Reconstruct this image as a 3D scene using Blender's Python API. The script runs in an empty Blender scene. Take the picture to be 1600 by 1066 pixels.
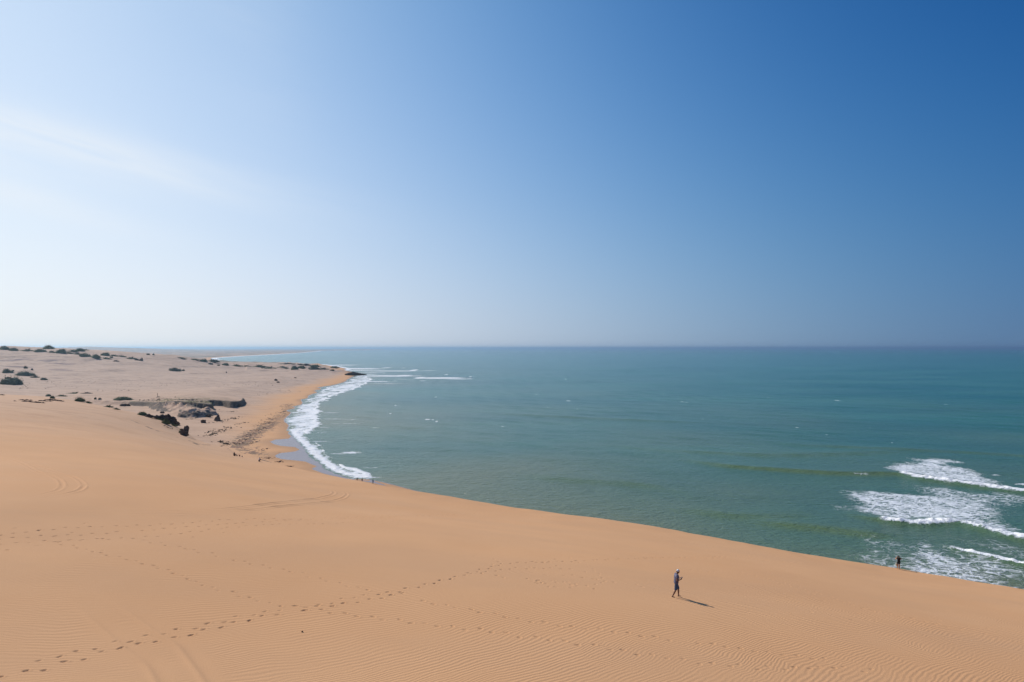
import bpy, bmesh, math, random
import numpy as np
from mathutils import Vector, Matrix, Quaternion

S = bpy.context.scene
# ------------------------------------------------------------------ camera
EYE = 48.0            # height of the camera above the sea
F = 1067.0            # focal length in pixels of a 1600 pixel wide frame
cam = bpy.data.cameras.new('camera'); cam_o = bpy.data.objects.new('camera', cam)
S.collection.objects.link(cam_o)
cam_o.location = (0, 0, EYE); cam_o.rotation_euler = (math.radians(90), 0, 0)
cam.lens = 24.0; cam.sensor_width = 36.0; cam.shift_y = 11.0 / 1600.0
cam.clip_start = 0.5; cam.clip_end = 200000
S.camera = cam_o
# ------------------------------------------------------------------ sun and sky
AZ, EL = math.radians(-51), math.radians(38)
SUN = Vector((math.sin(AZ) * math.cos(EL), math.cos(AZ) * math.cos(EL), math.sin(EL)))
sun = bpy.data.lights.new('sun', 'SUN'); sun_o = bpy.data.objects.new('sun', sun)
S.collection.objects.link(sun_o)
sun.energy = 4.3; sun.angle = math.radians(0.53); sun.color = (1.0, 0.93, 0.84)
sun_o.rotation_euler = SUN.to_track_quat('Z', 'Y').to_euler()
sun_o.location = (0, 0, 200)

W = bpy.data.worlds.new('World'); S.world = W; W.use_nodes = True
nt = W.node_tree; N = nt.nodes; L = nt.links

class G:
    """tiny node-expression helper"""
    def __init__(s, tree): s.t = tree; s.n = tree.nodes; s.l = tree.links
    def put(s, sock, v):
        if isinstance(v, bpy.types.NodeSocket): s.l.new(v, sock)
        elif v is not None: sock.default_value = v
    def m(s, op, a, b=None, c=None, clamp=False):
        n = s.n.new('ShaderNodeMath'); n.operation = op; n.use_clamp = clamp
        for i, v in enumerate((a, b, c)):
            if v is not None: s.put(n.inputs[i], v)
        return n.outputs[0]
    def vm(s, op, a, b=None):
        n = s.n.new('ShaderNodeVectorMath'); n.operation = op
        s.put(n.inputs[0], a)
        if b is not None: s.put(n.inputs[1], b)
        return n.outputs['Value'] if op in ('DOT_PRODUCT', 'LENGTH') else n.outputs[0]
    def xyz(s, v):
        n = s.n.new('ShaderNodeSeparateXYZ'); s.put(n.inputs[0], v); return n.outputs
    def comb(s, x, y, z):
        n = s.n.new('ShaderNodeCombineXYZ')
        for i, v in enumerate((x, y, z)): s.put(n.inputs[i], v)
        return n.outputs[0]
    def noise(s, vec, scale, detail=2.0, rough=0.5, dist=0.0, out=0):
        n = s.n.new('ShaderNodeTexNoise'); s.put(n.inputs['Vector'], vec)
        n.inputs['Scale'].default_value = scale; n.inputs['Detail'].default_value = detail
        n.inputs['Roughness'].default_value = rough; n.inputs['Distortion'].default_value = dist
        return n.outputs[out]
    def smooth(s, v, a, b, lo=0.0, hi=1.0):
        n = s.n.new('ShaderNodeMapRange'); n.interpolation_type = 'SMOOTHSTEP'
        s.put(n.inputs[0], v)
        for i, q in enumerate((a, b, lo, hi)): s.put(n.inputs[1 + i], q)
        return n.outputs[0]
    def mix(s, f, a, b):
        n = s.n.new('ShaderNodeMix'); n.data_type = 'RGBA'
        s.put(n.inputs[0], f)
        for k, v in ((6, a), (7, b)):
            if isinstance(v, tuple) and len(v) == 3: v = (*v, 1)
            s.put(n.inputs[k], v)
        return n.outputs[2]
    def attr(s, name):
        n = s.n.new('ShaderNodeAttribute'); n.attribute_name = name; return n.outputs['Fac']
    def pos(s): return s.n.new('ShaderNodeNewGeometry').outputs['Position']
    def scale(s, v, k): return s.vm('MULTIPLY', v, k)

g = G(nt)
# clear sky: brightness and colour follow the angle to the sun and the height above the horizon
tc = N.new('ShaderNodeTexCoord').outputs['Generated']
dirn = g.vm('NORMALIZE', tc)
cg = g.m('MAXIMUM', g.vm('DOT_PRODUCT', dirn, tuple(SUN)), 0.05)
zz = g.m('MINIMUM', g.m('MAXIMUM', g.xyz(dirn)[2], 0.0), 0.5)
basis = [None, cg, g.m('MULTIPLY', cg, cg), zz, g.m('MULTIPLY', zz, zz),
         g.m('EXPONENT', g.m('MULTIPLY', zz, -10.0)), g.m('MULTIPLY', cg, zz),
         g.m('POWER', cg, 3.0), g.m('MULTIPLY', g.m('MULTIPLY', cg, cg), zz)]
SKY = [[-1.812, 2.859, 1.622, -8.25, 0.126, -0.45, -0.596, -2.336, 7.22],
       [-1.241, 2.082, 0.67, -3.744, 0.656, -0.4, -3.459, -1.105, 5.544],
       [-0.771, 1.086, 1.128, -1.049, -0.576, -0.296, -2.74, -1.287, 3.622]]
ch = []
for k in range(3):
    acc = SKY[k][0]
    for j in range(1, 9):
        acc = g.m('MULTIPLY_ADD', basis[j], SKY[k][j], acc)
    ch.append(g.m('EXPONENT', acc))
clear = g.comb(*ch)
# thin cirrus streaks low on the left
d3 = g.xyz(dirn)
az = g.m('ARCTAN2', d3[0], d3[1]); elv = g.m('ARCSINE', d3[2])
uv = g.comb(g.m('MULTIPLY', az, 3.0), g.m('MULTIPLY_ADD', az, 5.0, g.m('MULTIPLY', elv, 22.0)), 0.0)
cn = g.smooth(g.noise(uv, 1.1, 5.0, 0.55, 0.4), 0.30, 0.66)
def bump2(a, b, wa, wb, tilt=0.0):
    e2 = g.m('ADD', g.m('SUBTRACT', elv, b), g.m('MULTIPLY', g.m('SUBTRACT', az, a), tilt))
    u = g.m('POWER', g.m('DIVIDE', g.m('SUBTRACT', az, a), wa), 2.0)
    v = g.m('POWER', g.m('DIVIDE', e2, wb), 2.0)
    return g.m('EXPONENT', g.m('MULTIPLY', g.m('ADD', u, v), -1.0))
band = g.m('ADD', bump2(-0.66, 0.252, 0.26, 0.030, 0.14), g.m('MULTIPLY', bump2(-0.66, 0.185, 0.14, 0.018, 0.2), 0.6))
band = g.m('ADD', band, g.m('MULTIPLY', bump2(-0.36, 0.40, 0.07, 0.12, 0.6), 0.10))
cm = g.m('MULTIPLY', g.m('MULTIPLY', band, g.m('MULTIPLY_ADD', cn, 0.75, 0.25)), 0.8, clamp=True)
skyc = g.mix(cm, clear, (0.86, 0.90, 0.94))
bg = N['Background']; L.new(skyc, bg.inputs[0]); bg.inputs[1].default_value = 1.0
# ------------------------------------------------------------------ render settings
S.view_settings.view_transform = 'Standard'; S.view_settings.look = 'None'
S.view_settings.exposure = 0.0; S.view_settings.gamma = 1.0; S.view_settings.use_curve_mapping = False
S.cycles.use_denoising = True
S.cycles.max_bounces = 5; S.cycles.volume_bounces = 0
S.cycles.use_adaptive_sampling = False

rng = np.random.default_rng(7); random.seed(7)

# ------------------------------------------------------------------ numpy noise
def _hash(ix, iy, seed):
    h = (ix.astype(np.int64) * 374761393 + iy.astype(np.int64) * 668265263 + seed * 1442695041) & 0xffffffff
    h = ((h ^ (h >> 13)) * 1274126177) & 0xffffffff
    return ((h ^ (h >> 16)) & 0xffff).astype(np.float32) / 65535.0
def vnoise(x, y, seed=0):
    x0 = np.floor(x); y0 = np.floor(y); fx = (x - x0).astype(np.float32); fy = (y - y0).astype(np.float32)
    fx = fx * fx * (3 - 2 * fx); fy = fy * fy * (3 - 2 * fy)
    a = _hash(x0, y0, seed); b = _hash(x0 + 1, y0, seed); c = _hash(x0, y0 + 1, seed); d = _hash(x0 + 1, y0 + 1, seed)
    return (a + (b - a) * fx) * (1 - fy) + (c + (d - c) * fx) * fy - 0.5
def fbm(x, y, oct=4, seed=0, gain=0.5):
    s = 0; amp = 1.0
    for o in range(oct):
        s = s + amp * vnoise(x * 2 ** o + 17.3 * o, y * 2 ** o - 9.1 * o, seed + o); amp *= gain
    return s
def sstep(v, a, b):
    t = np.clip((v - a) / (b - a), 0, 1); return t * t * (3 - 2 * t)

# ------------------------------------------------------------------ plan helpers
def ray(px, py, z=0.0):
    """point where the line of sight meets the level z"""
    d = (EYE - z) * F / (py - 544.0); return ((px - 800.0) / F * d, d)
def dep(px, d):
    return ((px - 800.0) / F * d, d)
def seg_dist(x, y, pts, signed=False, closed=False):
    """distance to a polyline; optionally signed (+ on the left) """
    best = np.full(x.shape, 1e18); sg = np.ones(x.shape); par = np.zeros(x.shape)
    P = list(pts) + ([pts[0]] if closed else [])
    acc = 0.0
    for (ax, ay), (bx, by) in zip(P[:-1], P[1:]):
        dx, dy = bx - ax, by - ay; l2 = dx * dx + dy * dy + 1e-12
        t = np.clip(((x - ax) * dx + (y - ay) * dy) / l2, 0, 1)
        ex = x - ax - t * dx; ey = y - ay - t * dy
        d = ex * ex + ey * ey
        w = d < best
        best = np.where(w, d, best)
        par = np.where(w, acc + t * math.sqrt(l2), par)
        if signed: sg = np.where(w, np.sign(dx * (y - ay) - dy * (x - ax)), sg)
        acc += math.sqrt(l2)
    best = np.sqrt(best)
    return (best * sg if signed else best), par
def inside(x, y, poly):
    r = np.zeros(x.shape, bool); n = len(poly)
    for i in range(n):
        ax, ay = poly[i]; bx, by = poly[(i + 1) % n]
        if ay == by: continue
        c = ((ay > y) != (by > y)) & (x < (bx - ax) * (y - ay) / (by - ay) + ax)
        r ^= c
    return r
def sdf(x, y, poly):
    d, _ = seg_dist(x, y, poly, closed=True); return np.where(inside(x, y, poly), d, -d)

# ------------------------------------------------------------------ coast and brink in plan
SWASH = [(578,752),(546,750),(504,740.5),(485.5,733.3),(494.7,728.8),(476,722),(455,720),(439,719),(430,716.5),(429,713.7),(437,709.6),(461.7,706),(468,702.4),
         (459.7,699.3),(440,698),(428.7,695.8),(421,692),(430.8,688.3),(451.4,685.9),(454,681.7),(449.4,677.6),(453,672.4),(451.4,666.3),(443.2,655.3),
         (448.3,650.8),(455.5,644.6),(449.4,641.5),(463.8,637.4),(455.5,636),(472,632.2),(476,629),(470,625),(482.4,621.9),(482.4,618.8),
         (496.8,614),(492.7,610.6),(505,607.9),(498.9,605.8),(525.7,601.3),(538,597),(550.5,589)]
FOAM_IN = [(546,748),(509,732),(501,721),(484.4,712.7),(482,702),(472,693),(463.8,681.7),(455.5,673.5),(453,668)]
HEAD = [(556,586.8),(563,585.5),(567,584.4),(560,583),(546,581),(532,579.6),(542,576.5),(530,574),(509,570.7),(499,569.6),(470,569.0),(440,569.4),(400,568.6),(360,566.4),
        (345,565.4),(330,562),(330,559.4),(375,556.4),(435,553.4),(474,551),(504,548.2)]
coast = [(6000,-3000),(600,0),(300,60),(160,108),(102,130),(60,155),(35,170),(0,195),(-30,228),(-44,243),(-52,250)]
coast += [ray(*p) for p in FOAM_IN] + [ray(*p) for p in SWASH[23:]] + [ray(*p) for p in HEAD]
coast += [(-3000,16500),(-9000,40000),(-60000,40000),(-60000,-3000)]
SW_W = [ray(*p) for p in SWASH[:24]]
WETPOLY = [(-44,238),(-52,250)] + SW_W + [ray(*p) for p in FOAM_IN[::-1]]
BR = [(0,616,260),(60,619,250),(130,628,238),(190,641,228),(222,648,222),(262,659,212),(280,670,205),(292,681,198),(320,692,188),(350,701,175),(366,710,163),
      (405,719,152),(440,727,144),(490,738,134),(550,750,122),(583,757,115),(700,776,110),(800,793,105),(1000,820,98),(1200,856,92),(1404,889,88),(1600,921,80)]
brink = [(-900,330),(-420,300)] + [dep(a, d) for a, b, d in BR] + [(74,66),(92,40),(110,0),(160,-120)]
# ------------------------------------------------------------------ thin plate splines for the two big surfaces
def tps_fit(P, lam):
    P = np.array(P, float); X = P[:, :2] / 100.0; n = len(P)
    r = np.linalg.norm(X[:, None] - X[None], axis=2); K = np.where(r > 0, r * r * np.log(r + 1e-12), 0) + np.diag(np.broadcast_to(lam, n))
    Q = np.c_[np.ones(n), X]; A = np.block([[K, Q], [Q.T, np.zeros((3, 3))]])
    return X, np.linalg.solve(A, np.r_[P[:, 2], 0, 0, 0])
def tps_eval(m, x, y):
    X, w = m; x = x / 100.0; y = y / 100.0; out = w[-3] + w[-2] * x + w[-1] * y
    for (a, b), c in zip(X, w[:-3]):
        r2 = (x - a) ** 2 + (y - b) ** 2; out = out + c * 0.5 * r2 * np.log(r2 + 1e-12)
    return out
def zat(px, py, d):
    x, y = dep(px, d); return (x, y, EYE - (py - 544.0) / F * d)
near = [zat(*p) for p in [(1057,933,42.2),(800,1066,29),(0,1066,28.6),(1600,1066,34.7),(200,850,45),(0,850,44),(400,850,47),(600,850,52),(800,850,59),
        (800,900,45),(1000,870,61),(1200,900,58),(1400,950,54),(1600,980,50),(1200,1000,38.2),(0,720,79),(200,720,85),(400,760,84),(0,660,138),
        (200,690,124),(600,800,81),(120,755,60),(520,770,106),(300,690,150),(100,640,190)]]
n_in = len(near); near += [zat(*p) for p in BR]; n_br = len(BR)
for a, b, d in BR[:13]:                  # gentle approach to the crest
    near.append(zat(a, b + 3.2 * (1 if a < 250 else 1.6), d * .93)); near.append(zat(a, b + 9 * (1 if a < 250 else 1.3), d * .85))
for i, (a, b, d) in enumerate(BR):       # keep the crest surface level for a while beyond the brink
    x, y, z = zat(a, b, d); k = (d + 60) / d
    near.append((x * k, y * k, z - (5 if a < 230 or a > 420 else 8)))
near += [(0,0,34),(-60,-40,36),(60,-40,30),(-200,0,38),(130,-50,24),(-300,100,38),(-400,200,36),(-500,0,40),(0,-150,36)]
TD = tps_fit(near, np.r_[np.full(n_in, 0.05), np.full(n_br, 0.002), np.full(len(near) - n_in - n_br, 0.05)])
far = [zat(*p) for p in [(250,610,660),(0,600,690),(100,592,820),(60,580,930),(100,575,1000),(0,572,1010),(0,560,1140),(0,543.6,1300),(60,544.3,1300),(131,547.2,1290),(225,553.6,1300),(300,561,1340),(340,566,1420),
        (200,582,980),(300,582,1080),(200,566,1180),(400,590,1000),(400,577,1330),(440,572,1440),(480,570.5,1480),(520,574,1420)]]
far += [(-380,700,6),(-250,430,3.2),(-190,400,3),(-150,520,4),(-150,330,3),(-220,500,4.5),(-110,400,2.8),(-330,520,6),(-500,600,12),(-700,800,20),(-1100,900,30),(-1200,1300,48),
        (0,50,1),(-100,100,2),(100,0,0),(-200,200,3),(-400,300,6),(-700,300,14),(-260,900,5),(-330,1300,7),(-1500,1800,12),(-1200,1750,10),(-950,1700,9),(-700,1650,8),(-450,1650,5),(-1700,2200,8),(-600,2100,5)]
TB = tps_fit(far, 0.02)
def far_land(x, y):
    r = np.sqrt(x * x + y * y)
    z = 6 + 5 * fbm(x / 420, y / 420, 4, 31) + 10 * np.clip(fbm(x / 1500, y / 1500, 3, 41), 0, 1)
    z = z + 46 * sstep(-x / y, 0.42, 0.62) * sstep(r, 6000, 9000) * (0.75 + 0.9 * np.clip(fbm(x / 900, y / 900, 3, 55), -0.3, 1))
    return z

# coarse polar grid of the smooth fields
CR = np.exp(np.linspace(math.log(4.0), math.log(60000.0), 900)); CT = np.linspace(-math.pi, math.pi, 2400)
# finer angles in front
CT = np.concatenate([np.linspace(-math.pi, -0.80, 120)[:-1], np.linspace(-0.80, 0.80, 640), np.linspace(0.80, math.pi, 120)[1:]])
def cfields():
    r, t = np.meshgrid(CR, CT, indexing='ij'); x = r * np.sin(t); y = r * np.cos(t)
    nearm = r < 3000
    xc = np.clip(x, -1600, 1200); yc = np.clip(y, -600, 1700)
    zd = np.full(r.shape, -50.0); m = (r < 900)
    zd[m] = tps_eval(TD, x[m], y[m])
    zb = tps_eval(TB, xc, yc)
    s, _ = seg_dist(x, y, brink, signed=True)
    D = sdf(x, y, coast)
    return zd, zb, s, D
CZD, CZB, CS, CD = cfields()
def lookup(arrs, x, y):
    r = np.sqrt(x * x + y * y); t = np.arctan2(x, y)
    u = (np.log(np.maximum(r, 4.001)) - math.log(4.0)) / (math.log(60000.0) - math.log(4.0)) * (len(CR) - 1)
    i = np.clip(u.astype(int), 0, len(CR) - 2); fu = np.clip(u - i, 0, 1)
    j = np.clip(np.searchsorted(CT, t) - 1, 0, len(CT) - 2); fv = np.clip((t - CT[j]) / (CT[j + 1] - CT[j]), 0, 1)
    out = []
    for a in arrs:
        out.append((a[i, j] * (1 - fu) + a[i + 1, j] * fu) * (1 - fv) + (a[i, j + 1] * (1 - fu) + a[i + 1, j + 1] * fu) * fv)
    return out

# terrace with the low cliffs
TERR = [dep(*p) for p in [(120,560),(150,528),(178,520),(204,514),(222,512),(240,508),(262,504),(280,503),(300,500),(318,496),(330,495),(333,500),(332,508),(328,516),(326,530),(335,534),(347,536),(356,533),(361,528),(366,530),(369,538),(378,548),(382,570),(365,640),(300,720),(200,700),(130,620)]]
SLUMP = dep(299, 452)
def height(x, y, detail=True):
    """ground level; returns z and helper fields"""
    zd, zb, s, D = lookup((CZD, CZB, CS, CD), x, y)
    r = np.sqrt(x * x + y * y)
    if detail:
        Dn = D + np.where(D > -30, 1.2 * fbm(x / 9, y / 9, 3, 3) + 2.5 * fbm(x / 40, y / 40, 2, 5), 0) * sstep(np.abs(x + 60), 20, 60)
    else: Dn = D
    bw = sstep(r, 1750, 2300)
    zb = zb * (1 - bw) + bw * far_land(x, y)
    dune_gap = sstep(s, -60, 10)
    zb = np.where(s < 0, np.minimum(zb, 6), zb)
    Dp = np.maximum(Dn, 0)
    beach = np.where(Dn < 0, np.maximum(0.05 * Dn, -8), np.minimum(0.022 * Dp, 0.12) + 0.035 * np.maximum(Dp - 5, 0) + 0.0009 * np.maximum(Dp - 25, 0) ** 2)
    k = 0.5
    base = np.where(Dn < 0, beach, -k * np.logaddexp(-zb / k, -beach / k))
    sp = np.maximum(s, 0)
    zdune = zd - 0.6 * sp * sp / (sp + 3.5)
    k = 0.35
    hi = np.maximum(base, zdune); z = hi + k * np.log1p(np.exp(-np.abs(base - zdune) / k))
    # slow undulation
    z = z + 0.10 * fbm(x / 3.2, y / 3.2, 2, 13) * np.exp(-((s + 1) / 4) ** 2) * sstep(r, 60, 75)
    z = z + np.where(s < 0, 0.18 * fbm(x / 16, y / 16, 3, 11) * sstep(r, 15, 60), 0)
    plain = sstep(s, 2, 40) * (zdune < base)
    # terrace
    cl = np.zeros(x.shape); tt = np.zeros(x.shape)
    m = (r > 380) & (r < 860) & (x < -120) & (x > -460)
    if m.any():
        xm, ym = x[m], y[m]; ip = xm / ym * F + 800
        d = sdf(xm, ym, TERR) + 1.6 * fbm(xm / 8, ym / 8, 3, 21) + 0.8 * fbm(xm / 2, ym / 2, 2, 25)
        back = sstep(ym, 660, 545)
        east = sstep(ip, 215, 300)
        wid = 1.2 + 3.5 * (1 - east)
        st = sstep(d, -wid, 0.4)
        ht = (4.4 + 0.9 * fbm(xm / 24, ym / 24, 3, 27)) * (0.55 + 0.45 * east)
        tt[m] = st * back; zt = ht * st * back
        # gullied slope in front of the face and the dark slump at its foot
        gz = sstep(ip, 222, 250) * (1 - sstep(ip, 300, 322))
        gul = (1 - st) * gz * (ym < 525) * np.clip(1 + d / 42, 0, 1) ** 1.3
        zt = zt + gul * (2.0 + 5.5 * np.abs(fbm((xm + 0.4 * ym) / 7, (ym - .4 * xm) / 26, 3, 33)) + 0.9 * fbm(xm / 2.5, ym / 3.5, 3, 35))
        q = np.sqrt(((xm - SLUMP[0]) / 8.5) ** 2 + ((ym - SLUMP[1] - 9) / 17) ** 2) + 0.45 * fbm(xm / 5, ym / 5, 3, 37)
        sl = np.clip(1.12 - q, 0, 1) ** .55 * sstep(q, 1.15, .95)
        zt = np.maximum(zt, sl * (4.6 + 3.4 * fbm(xm / 4, ym / 6, 3, 39)))
        z[m] += zt + 0.25 * fbm(xm / 3, ym / 3, 3, 29) * np.exp(-(d / 10) ** 2)
        cl[m] = np.maximum(np.exp(-((d + wid * .4) / (1.3 + wid * .5)) ** 2) * sstep(ym, 620, 560) * sstep(ip, 190, 215), np.exp(-((q - 0.88) / 0.36) ** 2) * (ym < SLUMP[1] + 14) * (.75 + 1.1 * fbm(xm / 4, ym / 6, 3, 47)))
        cl[m] = np.maximum(cl[m], 0.55 * sstep(gul, .02, .25) * (0.42 + 2.2 * fbm((xm + 0.4 * ym) / 4, (ym - .4 * xm) / 22, 3, 43)))
    # hummocks on the far dunes and the headland
    hm = 1.0 * sstep(r, 800, 1000) * (1 - sstep(r, 2000, 2600)) * (D > 15)
    z = z + hm * (5.0 * np.clip(fbm(x / 60, y / 90, 4, 61), 0, 1) + 4.5 * np.clip(0.16 - np.abs(fbm(x / 160, y / 220, 3, 63)), 0, 1) * 3 * sstep(-x, 350, 600))
    hl = ((x / y * F + 800) > 385) & (r > 1300) & (r < 1600) & (D > 0)
    z = z + hl * sstep(D, 2, 30) * (3.2 * np.clip(fbm(x / 18, y / 30, 3, 71) + 0.35, 0, 1))
    return z, dict(s=s, D=Dn, D0=D, cliff=cl, terr=tt, plain=plain, r=r, zdune=zdune, base=base)
def zq(x, y):
    return float(height(np.array([float(x)]), np.array([float(y)]))[0][0])
def hit(px, py, t0=12.0, t1=9000.0, back=False):
    """march a line of sight of the survey photograph to the ground"""
    t = np.exp(np.linspace(math.log(t0), math.log(t1), 2600))
    x = (px - 800.0) / F * t; z = EYE - (py - 544.0) / F * t
    h = height(x, t)[0]
    k = np.nonzero(h >= z)[0]
    if len(k) == 0: return (float(x[-1]), float(t[-1]), float(h[-1]))
    k = max(k[0], 1); a = h[k - 1] - z[k - 1]; b = h[k] - z[k]; q = float(np.clip(-a / (b - a + 1e-9), 0, 1))
    tt = t[k - 1] + (t[k] - t[k - 1]) * q; xx = (px - 800.0) / F * tt
    return (float(xx), float(tt), zq(xx, tt))

# ------------------------------------------------------------------ object helpers
def link(o, parent=None, label=None, cat=None, group=None, kind=None):
    if o.name not in S.collection.objects: S.collection.objects.link(o)
    if parent: o.parent = parent
    if label: o['label'] = label
    if cat: o['category'] = cat
    if group: o['group'] = group
    if kind: o['kind'] = kind
    return o
def empty(name, loc, rz=0.0, **kw):
    o = bpy.data.objects.new(name, None); o.location = loc; o.rotation_euler = (0, 0, rz)
    o.empty_display_size = 0.3
    return link(o, **kw)
def mesh_np(name, V, Fq, mat, smooth=True, attrs=None, nv=4):
    me = bpy.data.meshes.new(name); V = np.ascontiguousarray(V, np.float32); Fq = np.ascontiguousarray(Fq, np.int32)
    me.vertices.add(len(V)); me.vertices.foreach_set('co', V.ravel())
    me.loops.add(Fq.size); me.loops.foreach_set('vertex_index', Fq.ravel())
    me.polygons.add(len(Fq)); me.polygons.foreach_set('loop_start', np.arange(0, Fq.size, nv, dtype=np.int32))
    me.polygons.foreach_set('loop_total', np.full(len(Fq), nv, np.int32))
    me.polygons.foreach_set('use_smooth', np.full(len(Fq), smooth))
    me.update(calc_edges=True)
    for k, v in (attrs or {}).items():
        a = me.attributes.new(k, 'FLOAT', 'POINT'); a.data.foreach_set('value', np.ascontiguousarray(v, np.float32).ravel())
    me.materials.append(mat); me.validate()
    return bpy.data.objects.new(name, me)
def grid_faces(nr, nc, keep=None):
    i, j = np.meshgrid(np.arange(nr - 1), np.arange(nc - 1), indexing='ij')
    a = i * nc + j; q = np.stack([a, a + 1, a + nc + 1, a + nc], -1).reshape(-1, 4)
    # winding so that normals look up: (r,theta clockwise) -> reverse
    q = q[:, ::-1]
    return q if keep is None else q[keep.ravel()]
def compact(V, Fq, attrs):
    used = np.zeros(len(V), bool); used[Fq.ravel()] = True
    idx = np.cumsum(used) - 1
    return V[used], idx[Fq], {k: v.ravel()[used] for k, v in attrs.items()}
def mat(name):
    m = bpy.data.materials.new(name); m.use_nodes = True
    return m, G(m.node_tree), m.node_tree.nodes['Principled BSDF']
def simple(name, col, rough=0.8, var=0.12, scale=8.0, metal=0.0):
    m, g, b = mat(name)
    tcn = g.n.new('ShaderNodeTexCoord').outputs['Object']
    n = g.noise(tcn, scale, 4.0, 0.6)
    dark = tuple(c * (1 - var * 1.6) for c in col); lite = tuple(min(1, c * (1 + var)) for c in col)
    g.put(b.inputs['Base Color'], g.mix(g.smooth(n, 0.3, 0.7), dark, lite))
    b.inputs['Roughness'].default_value = rough; b.inputs['Metallic'].default_value = metal
    return m

# ------------------------------------------------------------------ materials of the ground
def ground_material():
    m, g, b = mat('sand'); P = g.pos(); p = g.xyz(P)
    plain = g.attr('plain'); wet = g.attr('wet'); deb = g.attr('debris'); cliff = g.attr('cliff'); veg = g.attr('veg'); flat = g.attr('flat')
    # sand colour: dune warm, plain greyer, far left dune greyed by painted haze
    n1 = g.noise(P, 0.05, 4.0, 0.6); n2 = g.noise(P, 1.3, 5.0, 0.65); n3 = g.noise(P, 14.0, 2.0, 0.6)
    warm = g.mix(g.smooth(n1, 0.3, 0.7), SAND_A, SAND_B)
    drift = g.noise(g.vm('MULTIPLY', P, (0.035, 0.10, 0.1)), 1.0, 4.0, 0.6)
    warm = g.mix(g.smooth(drift, 0.40, 0.70, 0.0, 0.45), warm, (0.515, 0.300, 0.165))
    warm = g.mix(g.m('MULTIPLY', g.smooth(n3, 0.35, 0.75), 0.35), warm, SAND_C)
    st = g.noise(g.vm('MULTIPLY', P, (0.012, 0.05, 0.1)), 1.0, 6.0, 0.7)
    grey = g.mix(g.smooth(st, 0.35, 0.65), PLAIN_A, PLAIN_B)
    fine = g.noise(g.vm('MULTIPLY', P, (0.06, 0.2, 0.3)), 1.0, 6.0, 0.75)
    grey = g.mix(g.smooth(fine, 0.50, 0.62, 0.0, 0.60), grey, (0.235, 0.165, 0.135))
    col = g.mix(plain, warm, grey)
    rgh = g.attr('rough')
    rn = g.noise(g.vm('MULTIPLY', P, (0.10, 0.03, 0.05)), 1.0, 5.0, 0.75)
    col = g.mix(g.m('MULTIPLY', g.m('MULTIPLY', g.smooth(g.m('MULTIPLY_ADD', rgh, 0.45, rn), 0.58, 0.86), g.smooth(rgh, 0.02, 0.25)), 0.85), col, (0.150, 0.110, 0.112))
    # scrub far away
    vn = g.noise(g.vm('MULTIPLY', P, (0.008, 0.004, 0.01)), 1.0, 6.0, 0.72)
    vm = g.m('MULTIPLY', g.smooth(vn, 0.46, 0.56), veg)
    col = g.mix(vm, col, (0.095, 0.105, 0.075))
    # dead plants and rubbish lines on the low ground
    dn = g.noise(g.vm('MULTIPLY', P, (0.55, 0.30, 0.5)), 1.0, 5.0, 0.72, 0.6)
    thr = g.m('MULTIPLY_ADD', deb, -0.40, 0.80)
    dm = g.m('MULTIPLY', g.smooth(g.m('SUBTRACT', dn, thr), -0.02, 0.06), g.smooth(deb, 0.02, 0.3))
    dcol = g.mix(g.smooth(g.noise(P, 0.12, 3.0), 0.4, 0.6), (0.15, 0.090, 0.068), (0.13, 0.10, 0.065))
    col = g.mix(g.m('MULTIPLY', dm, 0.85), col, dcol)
    # cliff earth, grass on the terrace top
    cn = g.noise(g.vm('MULTIPLY', P, (0.5, 0.5, 1.6)), 1.0, 5.0, 0.7)
    ccol = g.mix(g.smooth(cn, 0.35, 0.65), (0.075, 0.056, 0.044), (0.20, 0.150, 0.112))
    col = g.mix(g.m('MULTIPLY', g.smooth(cliff, 0.02, 0.2), g.smooth(g.m('ADD', cliff, g.m('MULTIPLY', g.m('SUBTRACT', cn, 0.5), 0.9)), 0.3, 0.5)), col, ccol)
    grass = g.attr('grass')
    gn = g.noise(g.vm('MULTIPLY', P, (0.16, 0.16, 0.2)), 1.0, 5.0, 0.75)
    gcol = g.mix(g.smooth(g.noise(P, 0.05, 3.0), 0.45, 0.62), (0.125, 0.095, 0.068), (0.15, 0.130, 0.055))
    col = g.mix(g.m('MULTIPLY', g.smooth(g.m('ADD', gn, g.m('MULTIPLY', grass, 0.24)), 0.52, 0.74), g.smooth(grass, 0.0, 0.5)), col, gcol)
    # wet sand
    damp = g.smooth(wet, 0.0, 0.5); soak = g.smooth(wet, 0.5, 0.75)
    col = g.mix(g.m('MULTIPLY', damp, 0.45), col, (0.24, 0.145, 0.09))
    col = g.mix(soak, col, (0.215, 0.150, 0.135))
    g.put(b.inputs['Base Color'], col)
    g.put(b.inputs['Roughness'], g.smooth(wet, 0.5, 0.75, 0.92, 0.24))
    b.inputs['Specular IOR Level'].default_value = 0.3
    g.put(b.inputs['Specular IOR Level'], g.smooth(wet, 0.5, 0.75, 0.12, 0.42))
    # wind ripples
    x, y = p[0], p[1]
    q = g.m('MAXIMUM', g.m('MINIMUM', x, 0.0), -26.0)
    ph = g.m('MULTIPLY_ADD', x, -0.66, g.m('MULTIPLY', y, 0.74))
    ph = g.m('ADD', ph, g.m('MULTIPLY', g.m('MULTIPLY', q, q), -0.0125))
    w1 = g.m('SUBTRACT', g.noise(P, 0.10, 2.0, 0.5), 0.5); w2 = g.m('SUBTRACT', g.noise(P, 0.7, 2.0, 0.5), 0.5); w3 = g.m('SUBTRACT', g.noise(P, 2.6, 1.0, 0.5), 0.5)
    ph = g.m('MULTIPLY_ADD', w1, 2.6, ph); ph = g.m('MULTIPLY_ADD', w2, 0.34, ph); ph = g.m('MULTIPLY_ADD', w3, 0.05, ph)
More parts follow.
